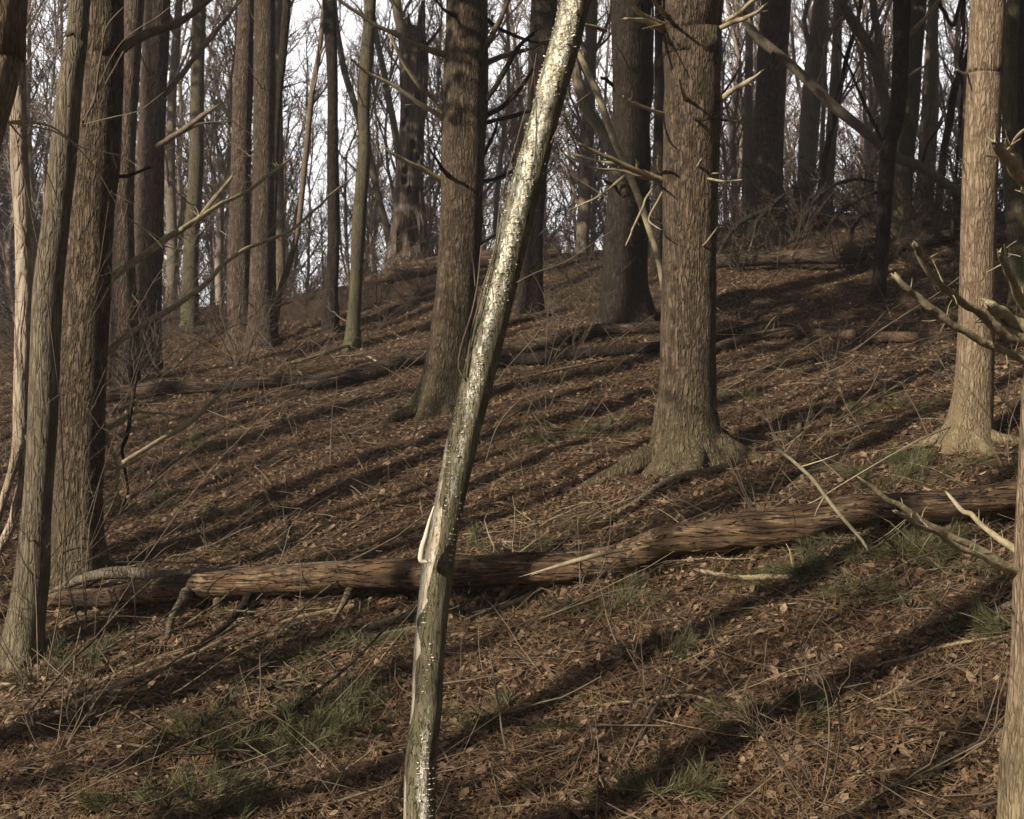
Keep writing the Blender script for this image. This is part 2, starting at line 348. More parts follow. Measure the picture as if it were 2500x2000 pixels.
def tree(name, label, cat, Y, pts, mat, group=None, H=13, S=14, rough=.05, flare=(.35,.5,5,.5), step=.25, limbs=None, stubs=0,
         branches=(), top=False, root=True, nscale=5.0, ext=True, lean=0, crown=None, jag=0, holes=()):
    """pts: (px, py, width) from the top down, Y = distance of the base; lean = metres nearer/farther at the top"""
    pts = list(pts); n = len(pts)
    P = [wp(x, y, Y+lean*(1-k/(max(n-1,1)))) for k, (x, y, wd) in enumerate(pts)]; R = [wd/2/F*Y for (_, _, wd) in pts]
    if root:
        g = float(gz(P[-1][0], P[-1][1]))
        if P[-1][2] > g-.05:
            d = unit(P[-1]-P[-2]); dz = (P[-1][2]-(g-.12)); P.append(P[-1]+np.array([d[0]/max(-d[2],.3)*dz*.6, 0, -dz])); R.append(R[-1]*1.04)
        else: P.append(P[-1]+np.array([0,0,-.15])); R.append(R[-1])
    if ext and not top:
        d = unit(P[0]-P[1]); zt = P[-1][2]+H
        if zt > P[0][2]+1:
            k = (zt-P[0][2]); d2 = unit(d+np.array([0,0,.6]))
            P = [P[0]+d2/d2[2]*k, P[0]+d/max(d[2],.3)*k*.45]+P; R = [max(R[0]*.25,.01), R[0]*.75]+R
    base = P[-1].copy(); base[2] = float(gz(base[0], base[1]))
    root_o = empty(name, base); tag(root_o, label, cat, group)
    mb = MB(); seed = int(abs(pts[0][0]*13+Y*7)) % 97
    PP, RR = tube(mb, P, R, S, step, rough, nscale, .4, True, flare, seed, jag=jag)
    for (hx, hy, hw, hh) in holes:   # woodpecker holes are hollows in the wood
        V_ = mb.v[0]; u_ = V_[:,0]/V_[:,1]*F+1250; v_ = 1000-V_[:,2]/V_[:,1]*F; cy = PP[:,1].mean()
        m_ = np.exp(-((u_-hx)/hw)**4-((v_-hy)/hh)**4)*(V_[:,1] < cy); V_[:,1] += m_*.2
    link('trunk', mb.mesh('trunk', base), mat, root_o)
    r = np.random.default_rng(seed*31+5)
    if S >= 36 and flare and root:
        rb = RR[-3]; a0 = r.uniform(0, 6.28); nr = 5
        for q in range(nr):
            an = a0+q*2*math.pi/nr+r.normal()*.25; L = rb*r.uniform(1.3,3.2); ca, sa = math.cos(an), math.sin(an); rp = []; rq = []
            for u in (0, .25, .5, .75, 1):
                x, y = base[0]+ca*(rb*.62+L*u)+r.normal()*.03, base[1]+sa*(rb*.55+L*u)+r.normal()*.02
                rp.append((x, y, float(gz(x,y))+rb*(.48*(1-u)**2.0-.15-.06*u))); rq.append(rb*(.21*(1-u)+.04))
            b = MB(); tube(b, rp, rq, 12, .06, .15, 14, .5, True, None, seed+q); link('root', b.mesh('root', base), mat, root_o)
    for bdef in branches:
        bp, dd = bdef[0], bdef[1]; bm = bdef[2] if len(bdef) > 2 else M['deadwood']
        nb = len(bp); Q = [wp(x, y, Y+dd*k/(nb-1)) for k, (x, y, wd) in enumerate(bp)]; q = [wd/2/F*Y for (_,_,wd) in bp]
        Q, q = smooth_line(Q, q, .16); nq = len(Q); Q = Q+r.normal(size=(nq,3))*np.minimum(q*.3,.0035)[:,None]*np.clip(np.arange(nq)/2,0,1)[:,None]; q = q*r.uniform(.9,1.08,nq)
        b = MB(); BP, BR = tube(b, Q, q, 10, .04, .12, 30, .3, True, None, seed+nb, jag2=q[-1]*3.5)
        # side spurs
        ns = max(2, int(len(BP)/5)); idx = np.linspace(0, len(BP)-1, 8).astype(int)
        A, la = sprout(BP[idx][None], np.array([np.linalg.norm(BP[-1]-BP[0])]), ns, .1, 1, .03, .16, 1.3, .0, 4, r, .1, .2)
        tubes(b, A, taper(la, 4, BR.mean()*.26, .0012), 4)
        link('branch', b.mesh('branch', base), bm, root_o)
    if stubs:
        b = MB(); K = 14; idx = np.linspace(0, len(PP)-1, K).astype(int); T = PP[idx[::-1]][None]
        A, la = sprout(T, np.array([1.0]), stubs, .05, .9, .15, 1.3, 3.5, .35, 6, r, .14, 0)
        ra = np.clip(la*.014, .006, .02); tubes(b, A, taper(la, 6, ra, .003), 5)
        C, lc = sprout(A, la, 5, .3, 1, .15, .55, 1, .1, 4, r, .2); tubes(b, C, taper(lc, 4, .004, .0015), 3)
        tag(link('dead_twigs', b.mesh('dead_twigs', base), M['twig'], root_o), kind='stuff')
    if limbs:
        b = MB(); far_limbs(b, PP, RR, r, **limbs); tag(link('limbs', b.mesh('limbs', base), M['farwood'] if Y > 24 else M['twig'], root_o), kind='stuff')
    if crown:
        z0, z1, rad, cnt = crown
        place_crown(root_o, PP, z0, H+1, rad*1.25, base, seed)
    return root_o
_crowns = []
def place_crown(root, PP, z0, z1, rad, base, seed):
    """evergreen crown, one of three shared shapes, set round the upper trunk"""
    if not _crowns:
        line = np.c_[np.zeros(30), np.zeros(30), np.linspace(0, 1, 30)*10]
        for k in range(3):
            b = MB(); needle_crown(b, line, 0, 10, 3.0, 5200, np.random.default_rng(50+k)); _crowns.append(b.mesh('crown', (0,0,0), False))
    k = int(np.argmin(np.abs(PP[:,2]-(base[2]+z0+2)))); o = link('crown', _crowns[seed % 3], M['green_needle'], root)
    o.location = (PP[k,0]-base[0], PP[k,1]-base[1], z0); o.scale = (rad/3, rad/3, (z1-z0)/10); o.rotation_euler.z = seed; tag(o, kind='stuff')
def needle_crown(b, PP, z0, z1, rad, cnt, r):
    z = r.uniform(z0, z1, cnt); t = (z-z0)/(z1-z0); k = np.array([np.argmin(np.abs(PP[:,2]-zz)) for zz in z])
    ax = PP[k]; a = r.uniform(0, 2*math.pi, cnt); rr = rad*(1-t*.75)*np.sqrt(r.uniform(.02,1,cnt))
    C = np.c_[ax[:,0]+np.cos(a)*rr, ax[:,1]+np.sin(a)*rr, z+rr*.12]
    d = unit(np.c_[np.cos(a), np.sin(a), r.uniform(-.2,.4,cnt)]+r.normal(size=(cnt,3))*.4); sz = r.uniform(.12,.30,cnt)[:,None]
    for q in range(3):
        e = unit(np.cross(d, unit(r.normal(size=(cnt,3)))))*sz*.22; tip = C+d*sz+r.normal(size=(cnt,3))*sz*.35
        V = np.stack([C-e, C+e, tip+e*.5, tip-e*.5], 1); b.add(V, np.arange(cnt*4).reshape(-1,4))

G_LEFT = 'pines on the left of the slope'; G_RIDGE = 'slender trees along the ridge'; G_DEAD = None
LT = dict(n1=12, n2=5, n3=4, t0=.2)
LF = dict(n1=16, n2=6, n3=5, t0=.12)

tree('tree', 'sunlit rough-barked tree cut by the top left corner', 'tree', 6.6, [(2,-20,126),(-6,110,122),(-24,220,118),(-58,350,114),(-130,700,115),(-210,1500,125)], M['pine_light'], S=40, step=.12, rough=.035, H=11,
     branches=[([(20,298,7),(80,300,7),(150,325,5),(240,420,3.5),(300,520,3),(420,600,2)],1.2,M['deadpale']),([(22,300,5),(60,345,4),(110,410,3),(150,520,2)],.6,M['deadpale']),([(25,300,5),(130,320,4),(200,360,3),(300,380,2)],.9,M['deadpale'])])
tree('dead_birch', 'pale peeling dead trunk with forked foot at the left edge', 'dead tree', 10, [(44,-20,36),(44,160,37),(46,365,42),(56,530,42),(60,700,42),(57,812,40),(52,975,40),(48,1076,36),(30,1150,22),(8,1220,20),(-10,1290,20)],
     M['birch'], S=24, step=.12, rough=.06, H=8, flare=None,
     branches=[([(58,1060,26),(56,1140,24),(44,1230,24),(20,1300,26),(-10,1350,26)],.2,M['birch'])])
tree('tree', 'smooth olive-grey tree leaning right in front of the big left pine', 'tree', 8.5, [(196,-20,50),(188,100,52),(172,200,60),(156,365,66),(138,530,66),(118,690,72),(112,812,72),(103,1056,70),(90,1259,72),(78,1400,84),(64,1503,90),(50,1600,108),(48,1640,120)],
     M['smooth'], S=44, step=.08, rough=.055, H=10, flare=(.25,.35,5,.8),
     branches=[([(202,300,6),(230,240,6),(250,120,5),(262,60,4),(300,20,3)],-.3,M['twig']),([(205,310,5),(245,200,4),(300,100,3),(380,45,2.5),(440,0,2)],-.4,M['twig']),([(200,305,4),(280,285,3),(340,270,2.5),(400,225,2)],-.3,M['twig'])])
tree('pine_tree', 'thick furrowed pine at left behind the smooth olive tree', 'tree', 11, [(252,-20,98),(250,150,100),(242,365,105),(222,530,108),(214,690,116),(206,812,116),(196,1056,116),(190,1259,120),(190,1340,132),(190,1405,150)],
     M['pine'], S=44, step=.12, rough=.05, H=16, flare=(.35,.45,6,.3), stubs=5, crown=(8,16,2.6,1300), group=G_LEFT,
     branches=[([(292,122,26),(353,85,24),(426,61,20),(479,28,16),(530,-10,12)],.6,M['twig']),
      ([(256,690,22),(320,645,20),(385,597,18),(440,560,16),(479,540,16),(520,490,14),(568,430,9)],1.2,M['deadwood']),
      ([(440,562,12),(540,500,12),(609,463,10),(680,410,9),(712,386,5)],1.6,M['deadwood']),
      ([(250,870,16),(321,812,15),(380,775,15),(446,735,14),(500,695,13),(540,650,12),(600,609,11),(700,568,9),(760,520,7),(803,479,6),(864,430,4)],1.8,M['deadwood']),
      ([(235,1048,12),(276,1039,14),(321,1011,12),(350,1005,8),(440,1015,5)],.4,M['deadwood']),
      ([(300,1130,12),(360,1095,12),(406,1064,13),(460,1035,12),(503,995,12),(540,960,9),(592,908,7)],.9,M['deadwood']),
      ([(235,1150,10),(300,1138,9),(360,1110,6)],.3),([(312,1214,9),(345,1202,10),(381,1178,6)],.6,M['twig']),
      ([(258,1045,10),(268,1090,11),(285,1130,9),(286,1190,9),(292,1220,8)],.1),
      ([(338,905,5),(330,945,8),(318,1010,9),(312,1060,11),(298,1100,9),(306,1150,6),(312,1200,6),(300,1240,5)],.3,M['dark']),
      ([(240,260,5),(262,200,5),(300,130,4)],-.3,M['twig']),([(275,430,9),(310,430,9),(360,410,6)],.3,M['dark'])])
tree('pine_tree', 'narrow brown pine just right of the thick left pine', 'tree', 20, [(330,-20,48),(318,160,48),(306,365,50),(299,530,54),(300,690,62),(303,812,70),(300,900,74),(300,950,80)],
     M['pine_far'], S=24, step=.2, H=17, stubs=9, crown=(9,17,2.2,700), group=G_LEFT)
tree('pine_tree', 'second brown pine from the thick left pine, its foot in shade', 'tree', 22, [(385,-20,64),(378,160,64),(369,365,64),(363,530,72),(355,690,80),(352,870,84)],
     M['pine_far'], S=24, step=.2, H=17, stubs=10, crown=(9,17,2.2,700), group=G_LEFT,
     branches=[([(402,232,14),(446,179,14),(503,106,13),(545,55,11),(600,-15,9)],.8,M['twig']),([(329,392,14),(385,357,15),(454,312,14),(490,285,12),(515,268,12)],-.5,M['twig']),([(390,355,8),(450,320,8),(500,300,6),(560,300,4)],.4,M['twig'])])
tree('tree', 'mossy green slender trunk between the brown pines and the paired pines', 'tree', 28, [(487,-20,33),(482,200,34),(479,400,35),(467,600,38),(463,770,42)], M['green'], S=16, H=15, stubs=8, group=G_RIDGE)
tree('tree', 'thin grey trunk left of the mossy slender trunk', 'tree', 33, [(440,-20,18),(425,160,20),(418,300,22),(415,430,26),(420,600,28),(418,790,30)], M['grey'], S=12, H=14, limbs=LT, group=G_RIDGE)
tree('pine_tree', 'left one of the paired brown pines', 'tree', 25, [(603,-20,37),(592,240,50),(588,405,48),(584,610,56),(588,800,64),(588,855,76)], M['pine_far'], S=24, step=.2, H=18, stubs=12, crown=(9,18,2.4,700), group=G_LEFT)
tree('pine_tree', 'right one of the paired brown pines', 'tree', 24.4, [(647,-20,51),(644,365,52),(640,610,56),(638,760,66),(640,845,84)], M['pine_far'], S=24, step=.2, H=18, stubs=12, crown=(9,18,2.4,700), group=G_LEFT)
tree('tree', 'black slanting trunk touching the right paired pine', 'tree', 25.3, [(702,-20,20),(692,120,20),(680,240,17),(672,400,15),(666,600,15),(668,820,18)], M['dark'], S=12, H=12, stubs=6, group=G_RIDGE)
tree('tree', 'pale trunk seen behind the black slanting trunk', 'tree', 33, [(680,-20,20),(680,200,20),(682,450,22),(684,600,26),(686,700,28)], M['smooth'], S=12, H=14, limbs=LT, group=G_RIDGE)
tree('sapling', 'crooked thin sapling rising from the foot of the paired pines', 'tree', 25.6, [(790,20,12),(782,110,12),(772,170,13),(762,227,14),(750,345,15),(740,446,14),(726,568,15),(700,660,16),(682,720,17),(672,790,18)], M['twig'], S=9, H=9, flare=None, limbs=dict(n1=9,n2=5,n3=3,t0=.4), group=G_RIDGE)
tree('tree', 'dark straight trunk left of the olive trunk on the skyline', 'tree', 25, [(802,-20,32),(812,200,27),(812,400,27),(814,610,31),(808,700,34),(806,775,42)], M['dark'], S=16, H=15, stubs=7, group=G_RIDGE)
tree('tree', 'wavy olive trunk on the skyline left of the broken snag', 'tree', 23, [(906,-20,28),(898,110,32),(888,250,29),(890,365,29),(878,520,34),(869,690,31),(862,800,36),(860,850,44)], M['green'], S=16, H=14, stubs=8, group=G_RIDGE)
tree('tree', 'pale leaning trunk passing behind the wavy olive trunk', 'tree', 33, [(815,-20,12),(821,53,13),(831,122,15),(843,183,16),(868,260,16),(888,335,17),(908,406,17),(925,487,17),(945,560,19),(960,640,20)], M['smooth'], S=10, H=10, limbs=LT, group=G_RIDGE)
tree('tree', 'grey trunk leaning against the left side of the snag', 'tree', 34, [(900,-20,14),(917,81,15),(937,175,15),(949,243,16),(965,325,17),(980,460,18),(985,640,20)], M['grey'], S=10, H=10, limbs=LT, group=G_RIDGE)
tree('snag', 'broad barkless snag with a broken top and woodpecker holes', 'dead tree', 31, [(1014,92,54),(1014,122,62),(1010,243,64),(1004,365,62),(999,466,68),(1000,530,82),(998,610,98),(997,660,118),(997,690,130)], M['snag'], S=110, step=.045, rough=.10, top=True, jag=.35, flare=(.8,.2,4,1.2), holes=[(1022,240,5,9),(1008,352,6,9),(1004,383,6,14),(1020,383,5,9),(990,415,6,8),(988,440,7,10),(1015,478,9,18),(985,300,4,6),(1000,465,5,8),(1030,130,9,30),(1025,330,5,9),(995,275,4,7),(1012,560,10,40),(978,590,8,30)],
     branches=[([(1040,110,10),(1055,95,9),(1072,72,7)],.1,M['dark'])])
tree('tree', 'grey brown trunk leaning in behind the top of the snag', 'tree', 35, [(966,-20,24),(972,40,24),(984,90,25),(990,250,26),(1000,650,30)], M['grey'], S=10, H=14, limbs=LF, group=G_RIDGE)
tree('pine_tree', 'large pine with mossy root left of the fungus-covered trunk', 'tree', 15.7, [(1141,-20,102),(1137,200,107),(1130,405,106),(1122,610,102),(1112,740,106),(1106,812,110),(1098,892,124),(1090,960,140),(1086,1000,160)],
     M['pine'], S=44, step=.14, rough=.045, H=18, flare=(.4,.5,5,2.4), stubs=7, crown=(9,18,2.6,900),
     branches=[([(1087,134,17),(1020,112,15),(965,85,12),(892,45,9),(815,-8,6)],-.8,M['deadwood']),
      ([(1092,296,13),(1030,256,12),(957,207,9),(892,175,7),(856,142,5)],-.7,M['deadpale']),
      ([(1078,440,13),(1030,412,11),(985,390,9),(933,357,5)],-.5,M['deadpale']),
      ([(1083,280,8),(1050,235,9),(1026,211,11),(990,162,10),(957,97,8)],-.5,M['deadwood']),
      ([(1119,452,12),(1095,430,11),(1079,410,9),(1062,385,6),(1050,365,4)],-.8,M['dark']),
      ([(1125,48,12),(1110,38,10),(1085,25,7),(1060,-8,5)],-.6,M['dark']),
      ([(1172,134,16),(1190,105,15),(1209,73,14),(1245,-8,12)],-.3,M['twig']),
      ([(1160,292,15),(1184,252,14),(1225,187,13),(1270,110,11),(1300,85,9)],-.3,M['dark']),
      ([(1185,154,14),(1249,130,12),(1300,118,9),(1345,95,6)],.3,M['twig']),
      ([(1185,284,13),(1233,256,12),(1270,215,10),(1300,170,7)],.3,M['dark']),
      ([(1185,300,11),(1249,284,10),(1300,268,8),(1340,250,5)],.4,M['dark']),
      ([(1180,443,10),(1215,435,10),(1260,415,7)],.3,M['dark']),([(1180,380,9),(1200,340,8),(1215,300,5)],.2,M['dark']),
      ([(1165,600,9),(1190,585,8),(1230,560,4)],.3,M['twig']),
      ([(1150,20,12),(1190,50,11),(1240,80,10),(1290,100,8),(1340,110,4)],.5,M['dark'])])
tree('pine_tree', 'dark reddish pine partly hidden by the fungus-covered trunk', 'tree', 22.5, [(1330,-20,64),(1318,200,60),(1308,400,56),(1299,560,54),(1296,670,60),(1294,770,70)], M['dark'], S=20, step=.2, H=17, stubs=16, crown=(8,17,2.4,700))
tree('tree', 'grey trunk between the fungus-covered trunk and the two-toned pine', 'tree', 31, [(1446,-20,28),(1440,200,29),(1432,405,30),(1421,600,33),(1418,670,36)], M['grey'], S=12, H=15, limbs=LF, group=G_RIDGE)
tree('pine_tree', 'two-toned pine, brown left side and black right side', 'tree', 20, [(1543,-20,106),(1545,200,98),(1541,325,92),(1534,490,104),(1526,650,112),(1528,740,122),(1530,790,140)], M['dark'], S=36, step=.16, rough=.06, H=18, flare=(.5,.5,5,1), stubs=10, crown=(8,18,2.6,1000),
     branches=[([(1478,75,11),(1450,66,10),(1425,60,8)],-.3,M['deadwood']),([(1498,210,9),(1480,195,9),(1466,187,5)],-.3,M['dark']),([(1516,470,8),(1495,450,9),(1475,440,6)],-.5,M['dark'])])
tree('dead_tree', 'barkless dead pole slanting down against the two-toned pine', 'dead tree', 18.6, [(1400,60,18),(1403,154,24),(1427,252,28),(1484,345,28),(1504,406,28),(1530,480,20)], M['grey'], S=12, root=False, top=True, rough=.08, flare=None)
tree('dead_tree', 'longer thin dead pole slanting down to the foot of the two-toned pine', 'dead tree', 18.4, [(1404,110,10),(1419,142,14),(1464,243,18),(1500,345,18),(1545,446,17),(1585,560,16),(1610,650,14)], M['deadwood'], S=10, root=True, top=True, rough=.08, flare=None,
     branches=[([(1530,425,8),(1500,450,7),(1470,475,6),(1400,510,4)],.3,M['deadwood']),([(1520,400,9),(1470,395,7),(1390,375,5)],.3,M['deadwood'])])
tree('pine_tree', 'dark trunk showing through right behind the two-toned pine', 'tree', 25, [(1612,-20,26),(1611,200,26),(1608,400,28),(1600,700,30)], M['dark'], S=14, H=15, stubs=8)
tree('pine_tree', 'largest furrowed pine right of centre with a wide root flare', 'tree', 11.5, [(1696,-20,136),(1691,80,142),(1690,200,137),(1688,284,140),(1686,405,137),(1683,610,134),(1681,812,136),(1679,900,138),(1677,960,144),(1674,1010,154),(1676,1060,172),(1680,1110,200),(1682,1150,236)],
     M['pine'], S=64, step=.09, rough=.04, H=18, flare=(.28,.38,5,3.5), crown=(8,18,3.0,1600), group=None,
     branches=[([(1622,73,18),(1573,51,13),(1529,45,7)],-.5,M['deadpale']),([(1626,63,13),(1577,41,12),(1545,14,10),(1528,-10,8)],-.5,M['deadwood']),
      ([(1632,44,13),(1612,24,11),(1598,6,9),(1590,-15,7)],-.6,M['deadwood']),
      ([(1764,60,13),(1809,27,11),(1850,-8,8)],-.5,M['deadpale']),([(1735,77,12),(1789,56,12),(1837,35,10),(1865,18,6)],-.8,M['deadwood']),
      ([(1622,280,11),(1590,270,9),(1565,260,9),(1540,250,7),(1521,235,4)],-.6,M['deadpale']),
      ([(1748,252,16),(1792,219,13),(1830,196,11),(1855,178,5)],-.6,M['deadpale']),
      ([(1680,282,13),(1676,250,12),(1668,225,9),(1658,197,5)],-.5,M['deadwood']),([(1668,262,8),(1690,285,9),(1710,292,8),(1750,285,6)],-.55,M['dark']),
      ([(1758,292,6),(1785,295,6),(1817,298,4)],-.1,M['dark']),([(1758,240,7),(1790,190,6),(1815,150,4)],.3,M['twig']),
      ([(1618,440,17),(1580,425,15),(1545,414,14),(1510,396,12),(1476,381,11),(1440,366,8),(1419,353,5)],-.5,M['deadwood']),
      ([(1615,442,10),(1560,432,8),(1500,414,6),(1440,408,4),(1370,372,3)],-.3,M['deadwood']),
      ([(1600,450,7),(1578,485,6),(1561,523,6),(1545,560,5),(1529,598,4)],-.35,M['deadwood']),([(1616,470,6),(1596,510,6),(1585,540,4),(1612,560,3)],-.3,M['deadwood']),
      ([(1612,420,8),(1608,400,9),(1606,382,5)],-.35,M['deadpale']),([(1555,412,5),(1556,400,6),(1553,392,3)],-.5,M['deadpale']),
      ([(1700,436,10),(1703,412,10),(1712,390,6)],-.35,M['deadwood']),([(1695,432,9),(1720,436,7),(1760,442,6),(1808,440,4)],-.45,M['deadwood']),([(1710,428,5),(1740,424,4),(1756,423,3)],-.45,M['deadwood']),
      ([(1678,632,6),(1705,610,6),(1725,590,5),(1752,556,3)],-.4,M['deadwood']),([(1620,60,7),(1600,64,5),(1570,70,3)],-.6,M['deadwood'])])
tree('pine_tree', 'broad pine on the skyline right of the largest pine', 'tree', 29, [(1896,-20,72),(1887,120,74),(1880,243,72),(1873,365,78),(1868,450,88),(1866,530,100)], M['pine_far'], S=24, step=.25, rough=.05, H=19, stubs=9, crown=(10,19,2.6,500))
tree('tree', 'grey slim trunk touching the left side of the broad skyline pine', 'tree', 36, [(1830,-20,18),(1828,200,20),(1824,400,24),(1822,520,26)], M['grey'], S=10, H=15, limbs=LF, group=G_RIDGE)
tree('tree', 'grey trunk leaning left in the gap right of the broad skyline pine', 'tree', 33, [(2006,-20,35),(1988,160,46),(1975,325,48),(1965,490,40),(1962,530,44)], M['grey'], S=16, H=15, limbs=LF, group=G_RIDGE)
tree('tree', 'slimmer smooth trunk beside the left-leaning grey one', 'tree', 34.5, [(2047,-20,22),(2040,200,27),(2030,325,28),(2020,465,32),(2018,540,34)], M['smooth'], S=12, H=15, limbs=LF, group=G_RIDGE)
tree('tree', 'hairline trunk between the two grey leaning trunks', 'tree', 35.5, [(2022,-20,9),(2014,160,10),(2008,325,12),(2000,530,13)], M['grey'], S=8, H=13, limbs=LT, group=G_RIDGE)
tree('tree', 'trunk leaning left with a bend, forked below the crooked black tree top', 'tree', 30, [(2040,-20,22),(2062,20,24),(2092,69,27),(2125,122,27),(2145,195,26),(2161,252,26),(2166,400,28),(2170,560,32)], M['grey'], S=14, H=13, limbs=LT, group=G_RIDGE,
     branches=[([(2148,200,20),(2150,140,20),(2143,81,20),(2134,30,19),(2128,-15,18)],-.1,M['grey'])])
tree('tree', 'thin dark trunk crossing the grey leaning ones to the upper right', 'tree', 31, [(2106,-20,10),(2092,60,11),(2070,130,12),(2055,200,12),(2044,260,13),(2020,360,14),(2005,440,15),(1995,530,16)], M['dark'], S=8, H=10, limbs=LT, group=G_RIDGE)
tree('tree', 'crooked blackish tree with a kinked trunk right of the leaning pole', 'tree', 20, [(2203,-20,44),(2200,110,40),(2196,210,38),(2188,290,38),(2172,350,40),(2166,410,38),(2160,490,36),(2153,610,35),(2145,690,36),(2138,745,46)], M['dark'], S=20, step=.15, rough=.09, H=11, stubs=9, flare=(.2,.5,5,1),
     branches=[([(2210,95,13),(2245,60,12),(2275,25,10),(2300,-10,8)],-.2,M['deadwood']),([(2155,345,9),(2128,290,9),(2100,230,8),(2075,170,6),(2045,110,4)],-.3,M['dark']),([(2212,190,9),(2240,172,8),(2255,162,5)],-.3,M['deadwood'])])
tree('tree', 'olive trunk directly behind the crooked blackish tree', 'tree', 26, [(2243,-20,41),(2234,120,38),(2226,243,40),(2214,365,41),(2204,490,44),(2198,600,50)], M['green'], S=18, H=15, stubs=8)
tree('tree', 'ridged grey trunk right of the olive one', 'tree', 30, [(2282,-20,26),(2276,80,30),(2272,243,40),(2262,405,42),(2258,490,44),(2256,540,46)], M['grey'], S=16, H=14, limbs=LF, rough=.09, group=G_RIDGE)
tree('tree', 'leaning trunk bending right toward the tall sunlit right pine', 'tree', 29, [(2400,-20,12),(2384,60,15),(2364,134,17),(2340,190,18),(2328,227,19),(2318,300,20),(2306,360,19),(2296,450,21),(2290,540,24)], M['dark'], S=12, H=10, limbs=LT, group=G_RIDGE)
tree('vine', 'thin wavering vine hanging left of the tall sunlit right pine', 'vine', 23.5, [(2356,-20,9),(2350,40,11),(2354,81,8),(2345,150,10),(2350,223,8),(2342,325,9),(2336,400,8),(2330,467,9),(2326,560,9)], M['dark'], S=7, H=9, flare=None, stubs=6,
     branches=[([(2352,-15,10),(2338,30,10),(2330,60,11),(2318,55,9),(2308,30,9),(2295,12,8),(2290,-10,6)],-.2,M['dark'])])
tree('dead_tree', 'long fallen pole leaning diagonally across the right skyline trees', 'dead tree', 21, [(1812,30,20),(1840,80,24),(1872,110,25),(1926,155,24),(1985,210,25),(2030,256,26),(2080,296,26),(2140,345,25),(2190,385,25),(2240,402,24),(2290,435,22),(2345,468,20),(2400,505,18)],
     M['grey'], S=14, step=.15, rough=.09, root=False, top=True, flare=None,
     branches=[([(1885,118,9),(1888,140,8),(1886,150,5)],-.2,M['dark']),([(2250,405,7),(2265,350,6),(2300,300,4)],-.1,M['dark'])])
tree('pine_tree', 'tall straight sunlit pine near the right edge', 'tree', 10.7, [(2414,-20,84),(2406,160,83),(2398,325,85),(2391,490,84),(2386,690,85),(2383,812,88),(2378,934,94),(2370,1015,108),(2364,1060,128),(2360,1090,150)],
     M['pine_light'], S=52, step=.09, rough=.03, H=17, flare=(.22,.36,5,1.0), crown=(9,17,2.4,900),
     branches=[([(2362,182,6),(2350,178,6),(2337,172,4)],-.2,M['deadpale']),([(2352,402,4),(2335,392,3),(2315,375,2)],-.2,M['deadpale'])])
tree('tree', 'olive-brown tree behind the tall sunlit right pine', 'tree', 17, [(2476,-20,32),(2466,160,34),(2466,325,40),(2478,450,56),(2492,600,62),(2500,700,70),(2504,760,84)], M['green'], S=24, step=.15, H=13, stubs=5)
tree('tree', 'black vine-wrapped trunk at the top right corner', 'tree', 22, [(2500,-20,34),(2498,100,38),(2500,250,40),(2506,500,42)], M['dark'], S=14, H=12, stubs=14, rough=.15)
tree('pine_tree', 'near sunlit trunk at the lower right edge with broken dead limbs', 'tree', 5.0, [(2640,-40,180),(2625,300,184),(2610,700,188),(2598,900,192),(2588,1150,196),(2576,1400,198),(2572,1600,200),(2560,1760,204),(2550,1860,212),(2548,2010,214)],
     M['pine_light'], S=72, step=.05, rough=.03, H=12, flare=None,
     branches=[([(2500,1398,24),(2445,1375,22),(2388,1340,20),(2330,1312,18),(2287,1295,17),(2240,1262,15),(2190,1234,13),(2140,1195,10),(2096,1166,5)],-.35,M['deadwood']),
      ([(2460,1392,16),(2400,1362,16),(2327,1332,14),(2290,1305,12),(2246,1287,11),(2210,1262,10),(2185,1247,7)],-.5,M['deadpale']),
      ([(2500,1362,20),(2465,1335,17),(2429,1307,16),(2395,1280,15),(2368,1259,14),(2340,1235,12),(2315,1208,7)],.3,M['deadwood']),
      ([(2530,893,24),(2490,872,22),(2409,843,20),(2388,831,19),(2360,812,18),(2327,792,17),(2285,764,17),(2246,731,17),(2215,704,16),(2186,674,12)],-.3,M['deadwood']),
      ([(2540,850,34),(2500,829,34),(2449,808,30),(2409,784,22),(2380,758,19),(2348,735,19),(2315,710,18),(2287,687,18),(2262,655,17),(2245,618,17),(2240,600,16)],-.5,M['deadwood']),
      ([(2540,828,44),(2500,800,40),(2460,775,36),(2432,758,34),(2415,742,20)],-.2,M['deadpale']),
      ([(2530,790,26),(2500,738,24),(2480,700,20),(2465,665,17),(2452,640,17),(2442,618,11)],-.6,M['deadpale']),
      ([(2540,510,34),(2500,440,32),(2475,405,31),(2457,385,30),(2440,365,24),(2428,350,20)],-.5,M['deadpale']),
      ([(2462,375,7),(2480,340,9),(2505,315,8),(2530,300,6)],-.5,M['deadpale']),([(2440,385,8),(2422,382,6),(2406,381,3)],-.5,M['deadpale']),
      ([(2457,366,7),(2456,350,7),(2457,338,4)],-.5,M['deadpale']),([(2456,640,6),(2455,615,5),(2452,598,3)],-.6,M['deadpale'])])

